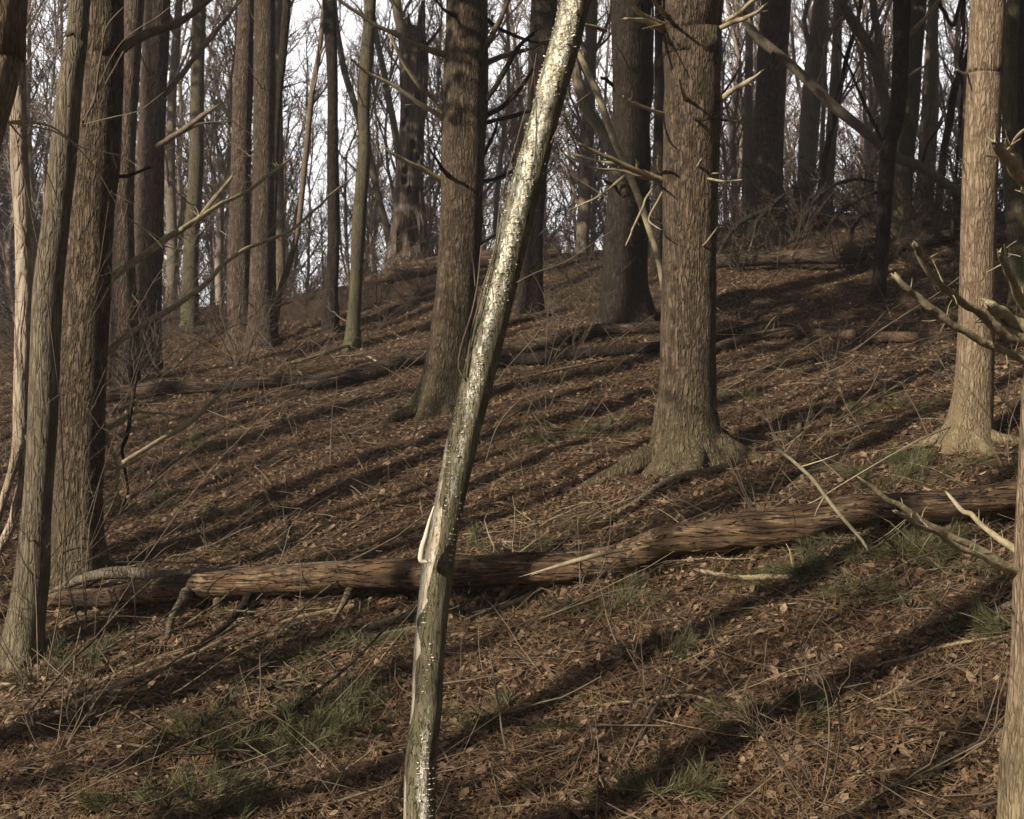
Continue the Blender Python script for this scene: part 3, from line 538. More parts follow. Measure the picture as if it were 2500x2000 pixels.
# ------------------------------------------------------------------ the leaning trunk with shelf fungi
def fungus_trunk():
    m, n, l, b = mat_new('olive_bark'); tc = n.new('ShaderNodeTexCoord'); o = tc.outputs['Object']
    mp = mapping(n, l, o, (1,1,.2)); f, _ = noise(n, l, mp, 45, 5, .7, .3); g, _ = noise(n, l, o, 6, 4, .6); h, _ = noise(n, l, mapping(n, l, o, (1,1,.28)), 70, 6, .85)
    col = mix(n, l, ramp(n, l, f, [(.35,(0,0,0)),(.65,(1,1,1))]), (.13,.112,.070), (.23,.205,.135))
    col = mix(n, l, ramp(n, l, g, [(.4,(0,0,0)),(.7,(1,1,1))]), col, (.10,.098,.05))
    att = n.new('ShaderNodeAttribute'); att.attribute_name = 'crust'
    cr = math_n(n, l, 'ADD', att.outputs['Fac'], math_n(n, l, 'MULTIPLY', math_n(n, l, 'SUBTRACT', h, .5), 3.6))
    col = mix(n, l, ramp(n, l, cr, [(.50,(0,0,0)),(.60,(1,1,1))]), col, (.80,.77,.66))
    ck, _ = noise(n, l, mapping(n, l, o, (1,1,.12)), 55, 4, .6, .4); ckr = ramp(n, l, math_n(n, l, 'ABSOLUTE', math_n(n, l, 'SUBTRACT', ck, .5)), [(0,(0,0,0)),(.02,(1,1,1))])
    at2 = n.new('ShaderNodeAttribute'); at2.attribute_name = 'bare'
    bn = math_n(n, l, 'ADD', at2.outputs['Fac'], math_n(n, l, 'MULTIPLY', math_n(n, l, 'SUBTRACT', ck, .5), 1.1)); bare = ramp(n, l, bn, [(.5,(0,0,0)),(.56,(1,1,1))])
    col = mix(n, l, ckr, (.04,.034,.02), col)
    wf, _ = noise(n, l, mapping(n, l, o, (1,1,.05)), 120, 4, .7); wood_c = mix(n, l, ramp(n, l, wf, [(.35,(0,0,0)),(.6,(1,1,1))]), (.50,.38,.24), (.82,.76,.62))
    col = mix(n, l, bare, col, wood_c)
    l.new(col, b.inputs['Base Color'])
    hh = math_n(n, l, 'ADD', math_n(n, l, 'ADD', f, math_n(n, l, 'MULTIPLY', ckr, .6)), math_n(n, l, 'MULTIPLY', ramp(n, l, cr, [(.6,(0,0,0)),(.8,(1,1,1))]), .8))
    bp = n.new('ShaderNodeBump'); bp.inputs['Distance'].default_value = .009; bp.inputs['Strength'].default_value = 1; l.new(hh, bp.inputs['Height']); l.new(bp.outputs[0], b.inputs['Normal'])
    Y = 5.0
    pts = [(1428,-70,74),(1407,0,75),(1376,116,78),(1344,232,75),(1313,348,76),(1281,464,80),(1252,580,81),(1223,696,81),(1194,812,82),(1166,928,80),(1137,1044,80),(1112,1160,76),(1088,1276,73),(1068,1400,78),(1056,1508,77),(1047,1620,76),(1041,1740,76),(1026,1870,77),(1024,2000,77),(1023,2120,80),(1022,2260,84)]
    P = [W(x,y,Y+.28*(1-y/2000.)) for x,y,_ in pts]; R = [wd/2/F*Y for *_,wd in pts]
    d = P[0]-P[1]; P = [P[0]+unit(d)*2.2, P[0]+unit(d)*1]+P; R = [.025,.045]+R
    base = P[-1].copy(); base[2] = float(gz(base[0], base[1])); root = empty('fungus_covered_tree', base)
    tag(root, 'leaning dead trunk in front covered with white shelf fungi', 'dead tree')
    mb = MB(); S = 64; step = .02
    PP, RR = smooth_line(P, R, step)
    tube(mb, P, R, S, step, .035, 22, .25, True, None, 3)
    me = mb.mesh('trunk', base)
    V = np.concatenate(mb.v)[:len(PP)*S].reshape(len(PP), S, 3); Nn = unit(V-PP[:,None])
    def inv_py(Pt): return 1000-Pt[...,2]/Pt[...,1]*F
    py = inv_py(PP)
    # ang: left-facing toward the viewer. coverage profile by picture height
    view = Nn[...,1]*-1; side = Nn[...,0]   # side<0 = left
    prof = np.interp(py, [-300,0,150,600,900,1000,1150,1300,1650,1800,2000], [.95,1.05,1.1,.98,.72,.42,.34,.1,.1,.42,.55])
    cen = np.interp(py, [0,900,1100,1500,1800,2000], [-.25,-.15,.0,.1,.2,.35])
    wid = np.interp(py, [0,300,900,1100,1500,2000], [.62,.62,.5,.4,.3,.42]); r0 = None
    cl = noise3(Nn[...,0]*2.2, Nn[...,1]*2.2+5, PP[:,None,2]*5+Nn[...,0]*0)*.5+noise3(Nn[...,0]*5, Nn[...,1]*5+5, PP[:,None,2]*13+Nn[...,0]*0)*.4
    cov = (prof[:,None]*np.exp(-((side-cen[:,None])/wid[:,None])**2)*(view > -.55)+cl*.55*prof[:,None])
    at = me.attributes.new('crust', 'FLOAT', 'POINT'); vals = np.zeros(len(me.vertices)); vals[:cov.size] = np.clip(cov*(1.1+.75*np.clip((py-900)/300,0,1))[:,None]-.04, 0, 1).ravel(); at.data.foreach_set('value', vals.astype(np.float32))
    bwid = np.interp(py, [1075,1100,1180,1230,1250,1300,1345,1400,1450,1470,1500,1515,1560,1575,1600,1612,1700,1760,1780,1890,1900,2010], [0,7,8,11,22,27,30,24,19,25,9,0,9,16,17,6,8,5,0,0,6,6])
    XS = V[...,0]/V[...,1]*F+1250; lo = np.where(view > -.3, XS, 1e9).min(1)[:,None]; xo = np.where((view < -.3), np.where(side < 0, 0, 60), XS-lo)
    bare_v = np.clip((bwid[:,None]-xo)/7+.5, 0, 1)*(bwid[:,None] > .5); bare_v[(view < -.75)] = 0
    a2 = me.attributes.new('bare', 'FLOAT', 'POINT'); v2 = np.zeros(len(me.vertices)); v2[:bare_v.size] = bare_v.ravel(); a2.data.foreach_set('value', v2.astype(np.float32))
    link('trunk', me, m, root)
    fm = simple('shelf_fungus', (.58,.52,.36), (.82,.78,.64), 60, island=True, c2=(.86,.85,.79), rough=.7)
    r = np.random.default_rng(11)
    def shelf(n_, rad, p, nn):
        """half-disc shelves growing out of the bark: returns V (n,12,3) and tris"""
        up = np.array([0,0,1.]); out = unit(nn*np.array([1,1,.15])); sd = unit(np.cross(up, out)); K = 5
        a = np.linspace(-math.pi/2, math.pi/2, K)
        wv = (1+.5*r.normal(size=(n_,K))*.5)
        rim = p[:,None]+rad[:,None,None]*(sd[:,None]*np.sin(a)[None,:,None]*.85+out[:,None]*(np.cos(a)[None,:,None]*wv[...,None]*1.15-.1))
        top = rim+np.array([0,0,1.])*rad[:,None,None]*.12*(1+r.normal(size=(n_,K,1))*2.5); bot = rim*1.0; bot = p[:,None]+(rim-p[:,None])*.8-np.array([0,0,1.])*rad[:,None,None]*.18
        ct = p-out*rad[:,None]*.15+up*rad[:,None]*.32; cb = p-out*rad[:,None]*.15-up*rad[:,None]*.55
        Vv = np.concatenate([top, bot, ct[:,None], cb[:,None]], 1)
        t = []
        for k in range(K-1): t += [(k,k+1,2*K),(K+k+1,K+k,2*K+1),(k,K+k,K+k+1),(k,K+k+1,k+1)]
        return Vv, np.array(t)
    chain = noise3(V[...,0]*75, V[...,1]*75+3, V[...,2]*13)+.7*noise3(V[...,0]*160, V[...,1]*160+3, V[...,2]*40)
    prob = np.clip(cov, 0, 1)**2.0*np.clip(chain+.05+cov*.35, 0, 1)**1.8; prob[py < -60] *= .1; prob *= np.interp(py, [850,1150], [1,.3])[:,None]; prob[view < -.5] = 0; prob = prob/prob.sum()
    N = 6000; ii = r.choice(prob.size, N, p=prob.ravel()); k, a = ii//S, ii % S
    tang = np.cross(Nn[k,a], np.array([0,0,1.])); p = V[k,a]+tang*r.uniform(-.003,.003,(N,1))+np.array([0,0,1.])*r.uniform(-.010,.010,(N,1)); rad = r.gamma(1.6, .0010, N)+.0011
    Vv, t = shelf(N, rad, p, Nn[k,a]); T = (t[None]+np.arange(N)[:,None,None]*12).reshape(-1,3)
    mb = MB(); mb.add(Vv, None, T); tag(link('fungus_cluster', mb.mesh('fungus_cluster', base, False), fm, root), kind='stuff')
    # columns of bigger shelves placed where the photograph shows them
    spots = [(1390+r.uniform(-3,5), y, 4.4) for y in range(225,262,8)]
    for (x0,y0,x1,y1,nn_) in [(1418,100,1410,155,9),(1398,195,1388,240,8),(1108,1290,1100,1370,14),(1122,1200,1116,1290,6),(1068,1080,1060,1240,16),(1100,1100,1090,1190,10),(1095,1200,1085,1265,9),(1175,900,1120,1100,14),(1130,985,1105,1050,6),(1045,1480,1030,1530,5),(1040,1800,1050,2000,22),(1058,1880,1052,2000,14),(1050,1570,1035,1680,9),(1020,1860,1020,1960,8)]:
        for q in range(nn_):
            u = q/max(nn_-1,1)
            for _ in range(2): spots.append((x0+(x1-x0)*u+r.normal()*4, y0+(y1-y0)*u+r.normal()*4, r.uniform(1.7,4.0)))
    for (x,y,s) in spots:
        k = int(np.argmin(np.abs(py-y))); xs = V[k,:,0]/V[k,:,1]*F+1250; okv = view[k] > -.25
        a = int(np.argmin(np.abs(xs-x)+np.where(okv,0,1e4))); rad = np.array([s/F*Y*.9*r.uniform(.7,1.2)])
        Vv, t = shelf(1, rad, V[k,a][None], Nn[k,a][None]); q = MB(); q.add(Vv[0], None, t); link('shelf_fungus', q.mesh('shelf_fungus', base, False), fm, root)
    # bare wood where the bark has fallen off, and a splinter
    wood = simple('bare_wood', (.66,.56,.42), (.85,.78,.64), 30, (1,1,.2), .006)
    q = MB(); tube(q, [W(x,y,Y-.03) for x,y,_ in [(1060,1236,3),(1048,1275,8),(1040,1310,14),(1030,1342,12),(1028,1368,8),(1042,1372,4)]], [wd/2/F*Y for wd in (3,8,13,14,12,9)], 9, .01, .35, 70, .3, True, jag2=.012); link('splinter', q.mesh('splinter', base), wood, root)
    brd = M['twig']
    for (bp, dd) in [([(1138,930,5),(1120,900,5),(1125,850,5),(1150,770,5),(1165,700,4),(1175,600,3)],.0),([(1140,920,6),(1150,820,5),(1180,700,4),(1210,600,4),(1225,480,3),(1290,240,2.5),(1310,130,2)],.1),
                     ([(1182,1140,3),(1210,1050,3),(1245,1000,3),(1300,950,2)],-.05),([(1215,930,3),(1245,890,3),(1300,830,2.5),(1340,770,2)],.1),([(1160,700,3),(1155,640,3),(1145,590,2.5)],.1),
                     ([(1262,690,4),(1310,665,3.5),(1380,640,3),(1440,600,2.5),(1500,560,2)],.15),([(990,1975,4),(975,1955,6),(985,1900,7),(992,1850,4)],0),
                     ([(1060,1580,3),(1060,1500,3)],-.02),([(1345,350,4),(1365,310,4),(1400,260,3),(1450,220,2)],.2),([(1300,420,3),(1310,330,3),(1302,160,2.5),(1275,115,2)],-.1)]:
        q = MB(); nb = len(bp); tube(q, [W(x,y,Y+.1+dd*e/(nb-1)) for e,(x,y,_) in enumerate(bp)], [wd/2/F*Y for *_,wd in bp], 6, .05, .08, 20, .5); link('twig', q.mesh('twig', base), brd, root)
fungus_trunk()

# ------------------------------------------------------------------ fallen logs and branches on the ground
def fallen(name, label, pts, mat, cat='log', S=20, rough=.08, step=.1, lift=.4, spurs=0, Y=None, group=None, branches=(), jag=.05, seed=1):
    """pts (px,py,width): the centre line; each point lies on the terrain (lift = centre height in radii)"""
    P = []; R = []
    for k, (x, y, wd) in enumerate(pts):
        if Y is None: g = G(x, y+wd*.5*lift); yy = g[1]
        else: yy = np.interp(k/(len(pts)-1), np.linspace(0,1,len(Y)), Y)
        P.append(W(x, y, yy)); R.append(wd/2/F*yy)
    P = np.array(P)
    if 'log' in name and Y is None: R = [q*1.2 for q in R]; pts = [(a, b, c*1.2) for a, b, c in pts]
    if Y is None and len(P) > 3:   # even out the distance along the log
        ys = P[:,1].copy(); c = np.polyfit(np.arange(len(ys)), ys, 2 if len(ys) > 5 else 1); sm = np.polyval(c, np.arange(len(ys)))
        for k in range(len(P)): P[k] = W(pts[k][0], pts[k][1], sm[k]); R[k] = pts[k][2]/2/F*sm[k]
    for k in range(len(P)): P[k][2] = max(P[k][2], float(gz(P[k][0], P[k][1]))+R[k]*1.15)
    base = P[len(P)//2].copy(); base[2] -= R[len(P)//2]
    mb = MB(); PP, RR = tube(mb, P, R, S, step, rough, 7, .5, True, None, seed, jag=jag)
    r = np.random.default_rng(seed*7+3)
    simple_one = not branches and not spurs
    if simple_one:
        o = link(name, mb.mesh(name, base), mat, None, base)
        return tag(o, label, cat, group)
    root = empty(name, base); tag(root, label, cat, group); part = 'log' if cat == 'log' else 'stem'
    link(part, mb.mesh(part, base), mat, root)
    for c in root.children: pass
    for (bp, dd, bm) in branches:
        q = MB(); nb = len(bp); y0 = np.interp(bp[0][0], np.sort(P[:,0]/P[:,1]*F+1250), P[np.argsort(P[:,0]/P[:,1]),1])-.03
        ye = G(bp[-1][0], bp[-1][1]+6)[1] if dd < 0 else y0+dd
        tube(q, [W(x,y,y0+.04+(ye-y0-.04)*e/(nb-1)) for e,(x,y,_) in enumerate(bp)], [wd/2/F*y0*(1-.5*e/(nb-1))*(1.7 if e == 0 else 1) for e,(*_,wd) in enumerate(bp)], 10, .04, .2, 16, .5, True, None, seed, jag=0); link('branch', q.mesh('branch', base), bm, root)
    if spurs:
        idx = np.linspace(0, len(PP)-1, 10).astype(int); q = MB()
        A, la = sprout(PP[idx][None], np.array([1.0]), spurs, .05, .95, .1, .5, 2.5, .5, 5, r, .2, 0); tubes(q, A, taper(la, 5, RR.mean()*.25, .0025), 5); tag(link('spurs', q.mesh('spurs', base), M['twig'], root), kind='stuff')
    return root
K_ = 1.16
def D(*p): return [(x*K_, y*K_, w_*K_) for x, y, w_ in p]   # read off the enlarged view
DW, TW, DK, BL = M['deadwood'], M['twig'], M['dark'], M['brownlog']
# meshes keep their origin at the base: children of an empty need local coordinates
fallen('fallen_log', 'long barkless orange-brown log lying across the foreground', D((108,1258,36),(200,1260,40),(265,1252,46),(330,1245,54),(430,1235,62),(540,1226,64),(650,1218,64),(750,1211,66),(900,1206,68),(1060,1200,68),(1200,1195,66),(1300,1180,66),(1400,1162,72),(1500,1140,77),(1600,1128,80),(1700,1110,77),(1800,1090,72),(1900,1076,70),(2000,1064,70),(2200,1034,70)), M['log'], S=48, rough=.13, step=.05,
       Y=[9.35,9.2,9.1,9.0,9.0,8.95,8.95,8.95], seed=4, branches=[
       (D((395,1240,20),(385,1262,24),(362,1300,20),(352,1340,16),(335,1370,12)),-.6,M['limb']),(D((530,1245,14),(500,1290,18),(440,1345,16),(380,1385,12)),-.7,DK),
       (D((740,1235,14),(725,1265,18),(700,1310,12)),-.4,M['limb']),(D((1085,1222,26),(1068,1240,24),(1050,1265,20),(1040,1285,14)),-.35,M['log']),
       (D((1598,1155,18),(1592,1168,18),(1580,1190,16),(1575,1210,10)),-.25,M['log']),(D((1290,1180,12),(1282,1200,13),(1288,1225,9)),-.25,M['limb']),
       (D((460,1255,14),(450,1300,14),(430,1330,10)),-.5,M['limb'])])
fallen('fallen_branch', 'knobbly branch lying along the top of the left end of the log', D((110,1248,16),(150,1228,18),(190,1214,22),(240,1206,26),(300,1207,26),(350,1212,24),(410,1206,22),(480,1206,20),(560,1198,14),(640,1190,12),(740,1184,10),(830,1180,6)), M['grey'], 'branch', 12, .12, Y=[9.5,9.35,9.3,9.3], spurs=5, seed=5)
fallen('fallen_log', 'old grey log half sunk in litter left of the mossy-root pine', D((215,838,22),(330,846,24),(430,838,20),(500,830,20),(580,822,24),(650,810,26),(720,798,26),(780,786,28),(850,770,26),(920,758,26),(990,752,24)), M['oldlog'], S=18, seed=6, spurs=6, lift=.6)
fallen('fallen_log', 'wavy log lying between the fungus-covered trunk and the largest pine', D((990,755,20),(1060,747,20),(1120,742,22),(1170,735,26),(1200,718,26),(1250,702,22),(1300,694,20),(1400,692,20),(1480,694,18)), M['oldlog'], S=18, seed=7, spurs=5, lift=.6)
fallen('fallen_log', 'straighter dark log just below the wavy one', D((960,782,18),(1050,770,22),(1150,762,22),(1260,752,20),(1390,738,20),(1500,730,18)), M['dark'], S=16, seed=8, lift=.6)
fallen('fallen_log', 'blackened log right of the largest pine', D((1480,722,20),(1560,712,24),(1620,704,22),(1668,692,12)), M['dark'], S=16, seed=9, lift=.6)
fallen('fallen_log', 'pale brown log with a broken yellow end right of the largest pine', D((1490,738,16),(1560,728,18),(1650,714,20),(1720,712,22),(1800,714,20),(1900,710,20),(2010,712,18)), M['brownlog'], S=16, seed=10, lift=.6, spurs=6)
fallen('fallen_log', 'rounded brown log on the ridge behind the mossy-root pine', D((770,606,20),(810,592,26),(860,580,34),(920,578,36),(1000,578,36),(1080,574,30),(1180,572,24)), M['brownlog'], S=18, Y=[29.5,29.5,29.5], seed=11, spurs=8)
fallen('fallen_log', 'long dark log on the ridge at right below the arching brush', D((1505,550,30),(1600,545,30),(1700,540,32),(1800,538,34),(1900,534,30),(2060,528,28)), M['oldlog'], S=18, Y=[24.5,24,24], seed=12, spurs=14)
fallen('fallen_log', 'reddish short log pointing up at the two-toned pine', D((1050,695,14),(1090,682,15),(1140,670,14),(1190,655,9)), M['brownlog'], S=14, seed=13)
fb = [
 ('curved brown branch ending at the foot of the largest pine', D((1250,1100,5),(1330,1062,9),(1400,1022,14),(1470,1002,16),(1530,985,14),(1600,955,8)), M['grey'], 5),
 ('stout forked branch in the bottom right corner', D((1890,1670,14),(1965,1645,18),(1990,1610,18),(2060,1572,18),(2120,1535,14)), M['grey'], 4),
 ('thick grey branch beside the near right trunk', D((1935,1328,8),(2005,1310,16),(2075,1293,17),(2135,1289,14)), M['grey'], 2),
 ('broken grey-brown branch just below the log at right', D((1480,1210,8),(1560,1216,11),(1620,1220,13),(1672,1222,11)), DW, 1),
 ('slim bare stick crossing from the near right limbs to the log', D((2100,1095,4),(1960,1075,6),(1890,1105,9),(1850,1110,10),(1810,1140,8)), M['grey'], 4),
 ('pale stick lying over the middle of the log', D((1140,1202,6),(1200,1184,10),(1270,1165,10),(1330,1155,6)), DW, 1),
 ('light yellowish broken branch left of the fungus-covered trunk', D((775,1330,12),(810,1315,16),(850,1300,14),(890,1288,8)), M['deadpale'], 1),
 ('thin yellow stick below the light broken branch', D((780,1345,8),(830,1335,8),(900,1322,6)), M['deadpale'], 0),
 ('thick stick propped behind the middle of the log stub', D((1000,1300,12),(1060,1278,14),(1110,1255,14),(1160,1238,9)), DW, 1),
 ('black stick standing upright in the litter left of centre', D((572,1042,5),(585,1062,6),(602,1085,7),(606,1110,7),(600,1150,6)), DK, 0),
 ('dark branch crossing the litter under the log at left', D((150,1500,7),(230,1458,10),(330,1418,11),(420,1385,12),(470,1350,9)), DW, 4),
 ('pale curved stick at the bottom left corner', D((0,1440,6),(60,1450,7),(130,1452,6),(230,1430,5)), M['deadpale'], 2),
 ('white weathered stick in shade at lower left', D((340,1540,3),(380,1530,5),(415,1520,4)), M['deadpale'], 0),
 ('pair of long straight sticks near the bottom left', D((150,1692,4),(220,1680,6),(300,1662,5),(340,1655,3)), M['deadpale'], 1),
 ('grey stick near the bottom left of the fungus-covered trunk', D((740,1560,4),(790,1572,8),(850,1590,7)), M['grey'], 2),
 ('long thin stick at the bottom right pointing up right', D((1700,1725,3),(1800,1655,4),(1870,1590,3)), DW, 0),
 ('stick lying flat near the bottom right edge', D((1830,1632,4),(1900,1625,6),(1990,1610,5),(2040,1598,4)), DW, 1),
 ('curved green-brown branch low in the centre right', D((1240,1500,4),(1330,1480,7),(1450,1475,8),(1520,1490,7),(1560,1500,5)), DW, 3),
 ('dead stick at the bottom centre right lying level', D((1200,1705,5),(1280,1708,7),(1350,1706,6)), DW, 0),
 ('dark short branch near the bottom centre right', D((1490,1690,10),(1520,1660,10),(1545,1640,6)), DK, 1),
 ('long stick on the slope left of the largest pine', D((1100,800,4),(1170,780,6),(1260,760,5),(1330,740,4)), TW, 2),
 ('stick on the slope below the mossy-root pine', D((590,780,4),(640,760,6),(700,738,7),(760,735,5)), DW, 3),
 ('pale upright splinter on the bank above the old grey log', D((776,752,5),(790,765,6),(800,780,5)), M['deadpale'], 0),
 ('branch lying on the slope between the two right pines', D((1640,1040,5),(1700,1000,8),(1760,965,9),(1800,945,6)), DW, 3),
 ('small grey stump of a stick standing right of the largest pine', D((1683,880,6),(1683,900,9),(1682,925,10)), M['grey'], 0),
 ('long dark stick low on the right slope', D((1720,1320,3),(1800,1290,8),(1870,1265,6),(1940,1225,4)), DK, 2),
 ('leafless stick left of the near right trunk base', D((1850,1410,5),(1930,1380,7),(1990,1372,8),(2130,1345,5)), DW, 3),
 ('forked brown twig lying at right of the lower slope', D((1790,1500,4),(1880,1460,8),(1910,1440,8),(1925,1400,5)), DW, 2),
 ('broken bough under the log left of centre', D((560,1330,5),(620,1310,9),(690,1290,11),(760,1275,10),(800,1262,6)), DW, 4),
 ('brown bough in the tangle under the left end of the log', D((170,1400,8),(230,1390,11),(300,1362,12),(380,1330,12),(440,1305,8)), BL, 4),
 ('mossy bough lying behind the smooth olive tree foot', D((190,1450,5),(260,1420,9),(330,1390,10),(400,1375,8)), DW, 2),
 ('arched stick in front of the thick left pine', D((120,1330,4),(150,1300,6),(200,1290,6),(240,1330,4)), TW, 1),
]
for k, (lab, p, m_, sp) in enumerate(fb):
    fallen('fallen_branch', lab, p, m_, 'branch', 9, .12, .07, .5, sp, seed=20+k, group='branches lying on the forest floor',
           Y=[8.6,8.6] if 'pale stick lying over' in lab else ([6.9,6.9] if 'upright splinter' in lab and False else None))
# two sticks that stand up from the ground in front of the log
def stick(name, label, Y, bp, m_, cat='branch', spur=3):
    base = W(*bp[-1][:2], Y); o = MB(); PP, RR = tube(o, [W(x,y,Y) for x,y,_ in bp], [wd/2/F*Y for *_,wd in bp], 8, .04, .12, 14, .5, True, None, 3, jag=.02)
    r = np.random.default_rng(int(bp[0][0])); idx = np.linspace(0, len(PP)-1, 6).astype(int)
    A, la = sprout(PP[idx][None], np.array([1.0]), spur, .0, .6, .05, .2, 2, .1, 4, r, .2, 0); tubes(o, A, taper(la, 4, RR.mean()*.5, .002), 5)
    tag(link(name, o.mesh(name, base), m_, None, base), label, cat)
stick('dead_branch', 'pale forked branch tip standing up in front of the log at right', 8.0, [(1897,1098,7),(1930,1121,9),(1983,1169,10),(2011,1206,10),(2043,1247,10),(2075,1285,9),(2105,1320,8),(2120,1345,7)], M['deadpale'])

# ------------------------------------------------------------------ bare bushes, brush and the far wood
def bush_mesh(seed, n=9, h=1.6, r0=.008, n2=7, n3=5, spread=.5, tw=.0025):
    r = np.random.default_rng(seed); mb = MB()
    a = r.uniform(0, 2*math.pi, n); K = 7; s = np.linspace(0,1,K)[None,:,None]
    d = unit(np.c_[np.cos(a)*spread, np.sin(a)*spread, np.ones(n)]); L = h*r.uniform(.6,1.15,n)
    P = (np.c_[np.cos(a),np.sin(a),0*a]*.06)[:,None]+L[:,None,None]*(d[:,None]*s+(r.normal(size=(n,1,3))*.25-np.array([0,0,.1]))*s*s)
    tubes(mb, P, taper(L, K, r0, r0*.35), 4)
    B, lb = sprout(P, L, n2, .2, 1, .2, .5, .9, .2, 5, r, .2); tubes(mb, B, taper(lb, 5, r0*.4, tw), 3)
    if n3: C, lc = sprout(B, lb, n3, .1, 1, .3, .7, .9, .1, 3, r, .2); tubes(mb, C, taper(lc, 3, tw*1.1, tw*.6), 3)
    return mb
# brush on the ridge and bank: nobody could count it
r = np.random.default_rng(51); bv = [bush_mesh(100+k, 7, 1.5, .009, 5, 4, .75, .004) for k in range(6)]
mb = MB(); cnt = 0
while cnt < 72:
    y = r.uniform(20, 36); x = r.uniform(-.46, .46)*y; u = x/y*F+1250
    if y < 26 and r.random() < .6: continue
    mb.merge(bv[r.integers(6)], r.uniform(0,6.28), r.uniform(.5,1.3), (x, y, float(gz(x,y))-.03)); cnt += 1
for k in range(34):
    px_ = r.uniform(1760, 2460); y = r.uniform(23.5, 28); x = (px_-1250)/F*y
    mb.merge(bv[r.integers(6)], r.uniform(0,6.28), r.uniform(.7,1.35), (x, y, float(gz(x,y))-.03))
for k in range(14):
    px_ = r.uniform(20, 420); y = r.uniform(17, 24); x = (px_-1250)/F*y
    mb.merge(bv[r.integers(6)], r.uniform(0,6.28), r.uniform(.6,1.1), (x, y, float(gz(x,y))-.03))
M['brush'] = simple('brush_bark', (.045,.034,.026), (.095,.072,.055), 14)
tag(link('brush', mb.mesh('brush'), M['brush']), 'tangle of bare brush along the ridge', kind='stuff')
# arching dead limbs at right on the ridge
for k, (lab, bp) in enumerate([
 ('leftmost arching dead limb over the dark ridge log', [(1750,640,10),(1770,590,13),(1800,550,14),(1850,520,12),(1900,510,8),(1950,515,5)]),
 ('tall arching dead limb in the middle over the dark ridge log', [(1935,590,12),(1960,540,13),(1990,490,12),(2030,455,10),(2090,438,8),(2140,445,4)]),
 ('lower arching dead limb left of the crooked blackish tree', [(2010,580,11),(2040,530,12),(2080,495,11),(2130,472,8),(2180,470,4)]),
 ('short arching dead limb at the foot of the crooked blackish tree', [(2075,590,10),(2085,550,10),(2110,525,9),(2150,515,5)]),
 ('straight dead limb rising left beside the dark ridge log', [(1825,590,14),(1850,540,13),(1880,505,11),(1915,475,7)])]):
    stick('dead_limb', lab, 24.6, bp[::-1], M['dark'], 'branch', 14)
def bare_tree(seed, H=13, r0=.13, n1=20, n2=7, n3=6, tw=.006):  # trunk, limbs, branches and twigs
    r = np.random.default_rng(seed); mb = MB(); K = 9
    P = np.zeros((1,K,3)); P[0,:,2] = np.linspace(-.3, H, K); P[0,:,:2] = np.cumsum(r.normal(size=(K,2))*.16, 0); P[0,0,:2] = 0
    L = np.array([float(H)]); tubes(mb, P, taper(L, K, r0, .02), 8)
    A, la = sprout(P, L, n1, .12, .98, .12, .3, .95, .45, 7, r, .15, .45); tubes(mb, A, taper(la, 7, r0*.32, .009), 4)
    B, lb = sprout(A, la, n2, .15, 1, .25, .55, 1.0, .2, 5, r, .2); tubes(mb, B, taper(lb, 5, .014, .006), 3)
    C, lc = sprout(B, lb, n3, .1, 1, .35, .8, 1.0, .15, 3, r, .22); tubes(mb, C, taper(lc, 3, tw, .0035), 3)
    return mb
def bare_tree_mesh(k): return bare_tree(300+k, 10+k % 4*1.6, .07+.03*(k % 3), 24, 8, 7, tw=.008).mesh('bare_tree', smooth=False)
FT = [bare_tree_mesh(k) for k in range(8)]
r = np.random.default_rng(77); cnt = 0
while cnt < 240:
    y = 36+30*r.random()**1.2; x = r.uniform(-.46,.46 if cnt < 190 else -.17)*y; u = x/y*F+1250
    gap = 640 < u < 1090
    if 2150 < u < 2350 and r.random() < .35: continue
    o = link('bare_tree', FT[r.integers(8)], M['farwood'], None, (x, y, float(gz(x,y,False))-.1)); o.rotation_euler = (r.normal()*.05, r.normal()*.05, r.uniform(0,6.28)); q = r.uniform(.5,.72) if gap and r.random() < .8 else r.uniform(.75,1.15); o.scale = (q,q,q)
    tag(o, 'slender leafless tree standing in the pale wood beyond the ridge', 'tree', 'leafless trees beyond the ridge'); cnt += 1
mb = MB(); sv = [bush_mesh(400+k, 6, 3.2, .02, 6, 4, .55, .007) for k in range(5)]
for k in range(110):
    y = r.uniform(35, 56); x = r.uniform(-.47,.47)*y; mb.merge(sv[r.integers(5)], r.uniform(0,6.28), r.uniform(.8,1.5), (x, y, float(gz(x,y,False))))
tag(link('far_undergrowth', mb.mesh('far_undergrowth', smooth=False), M['farwood']), 'pale leafless undergrowth beyond the ridge', kind='stuff')

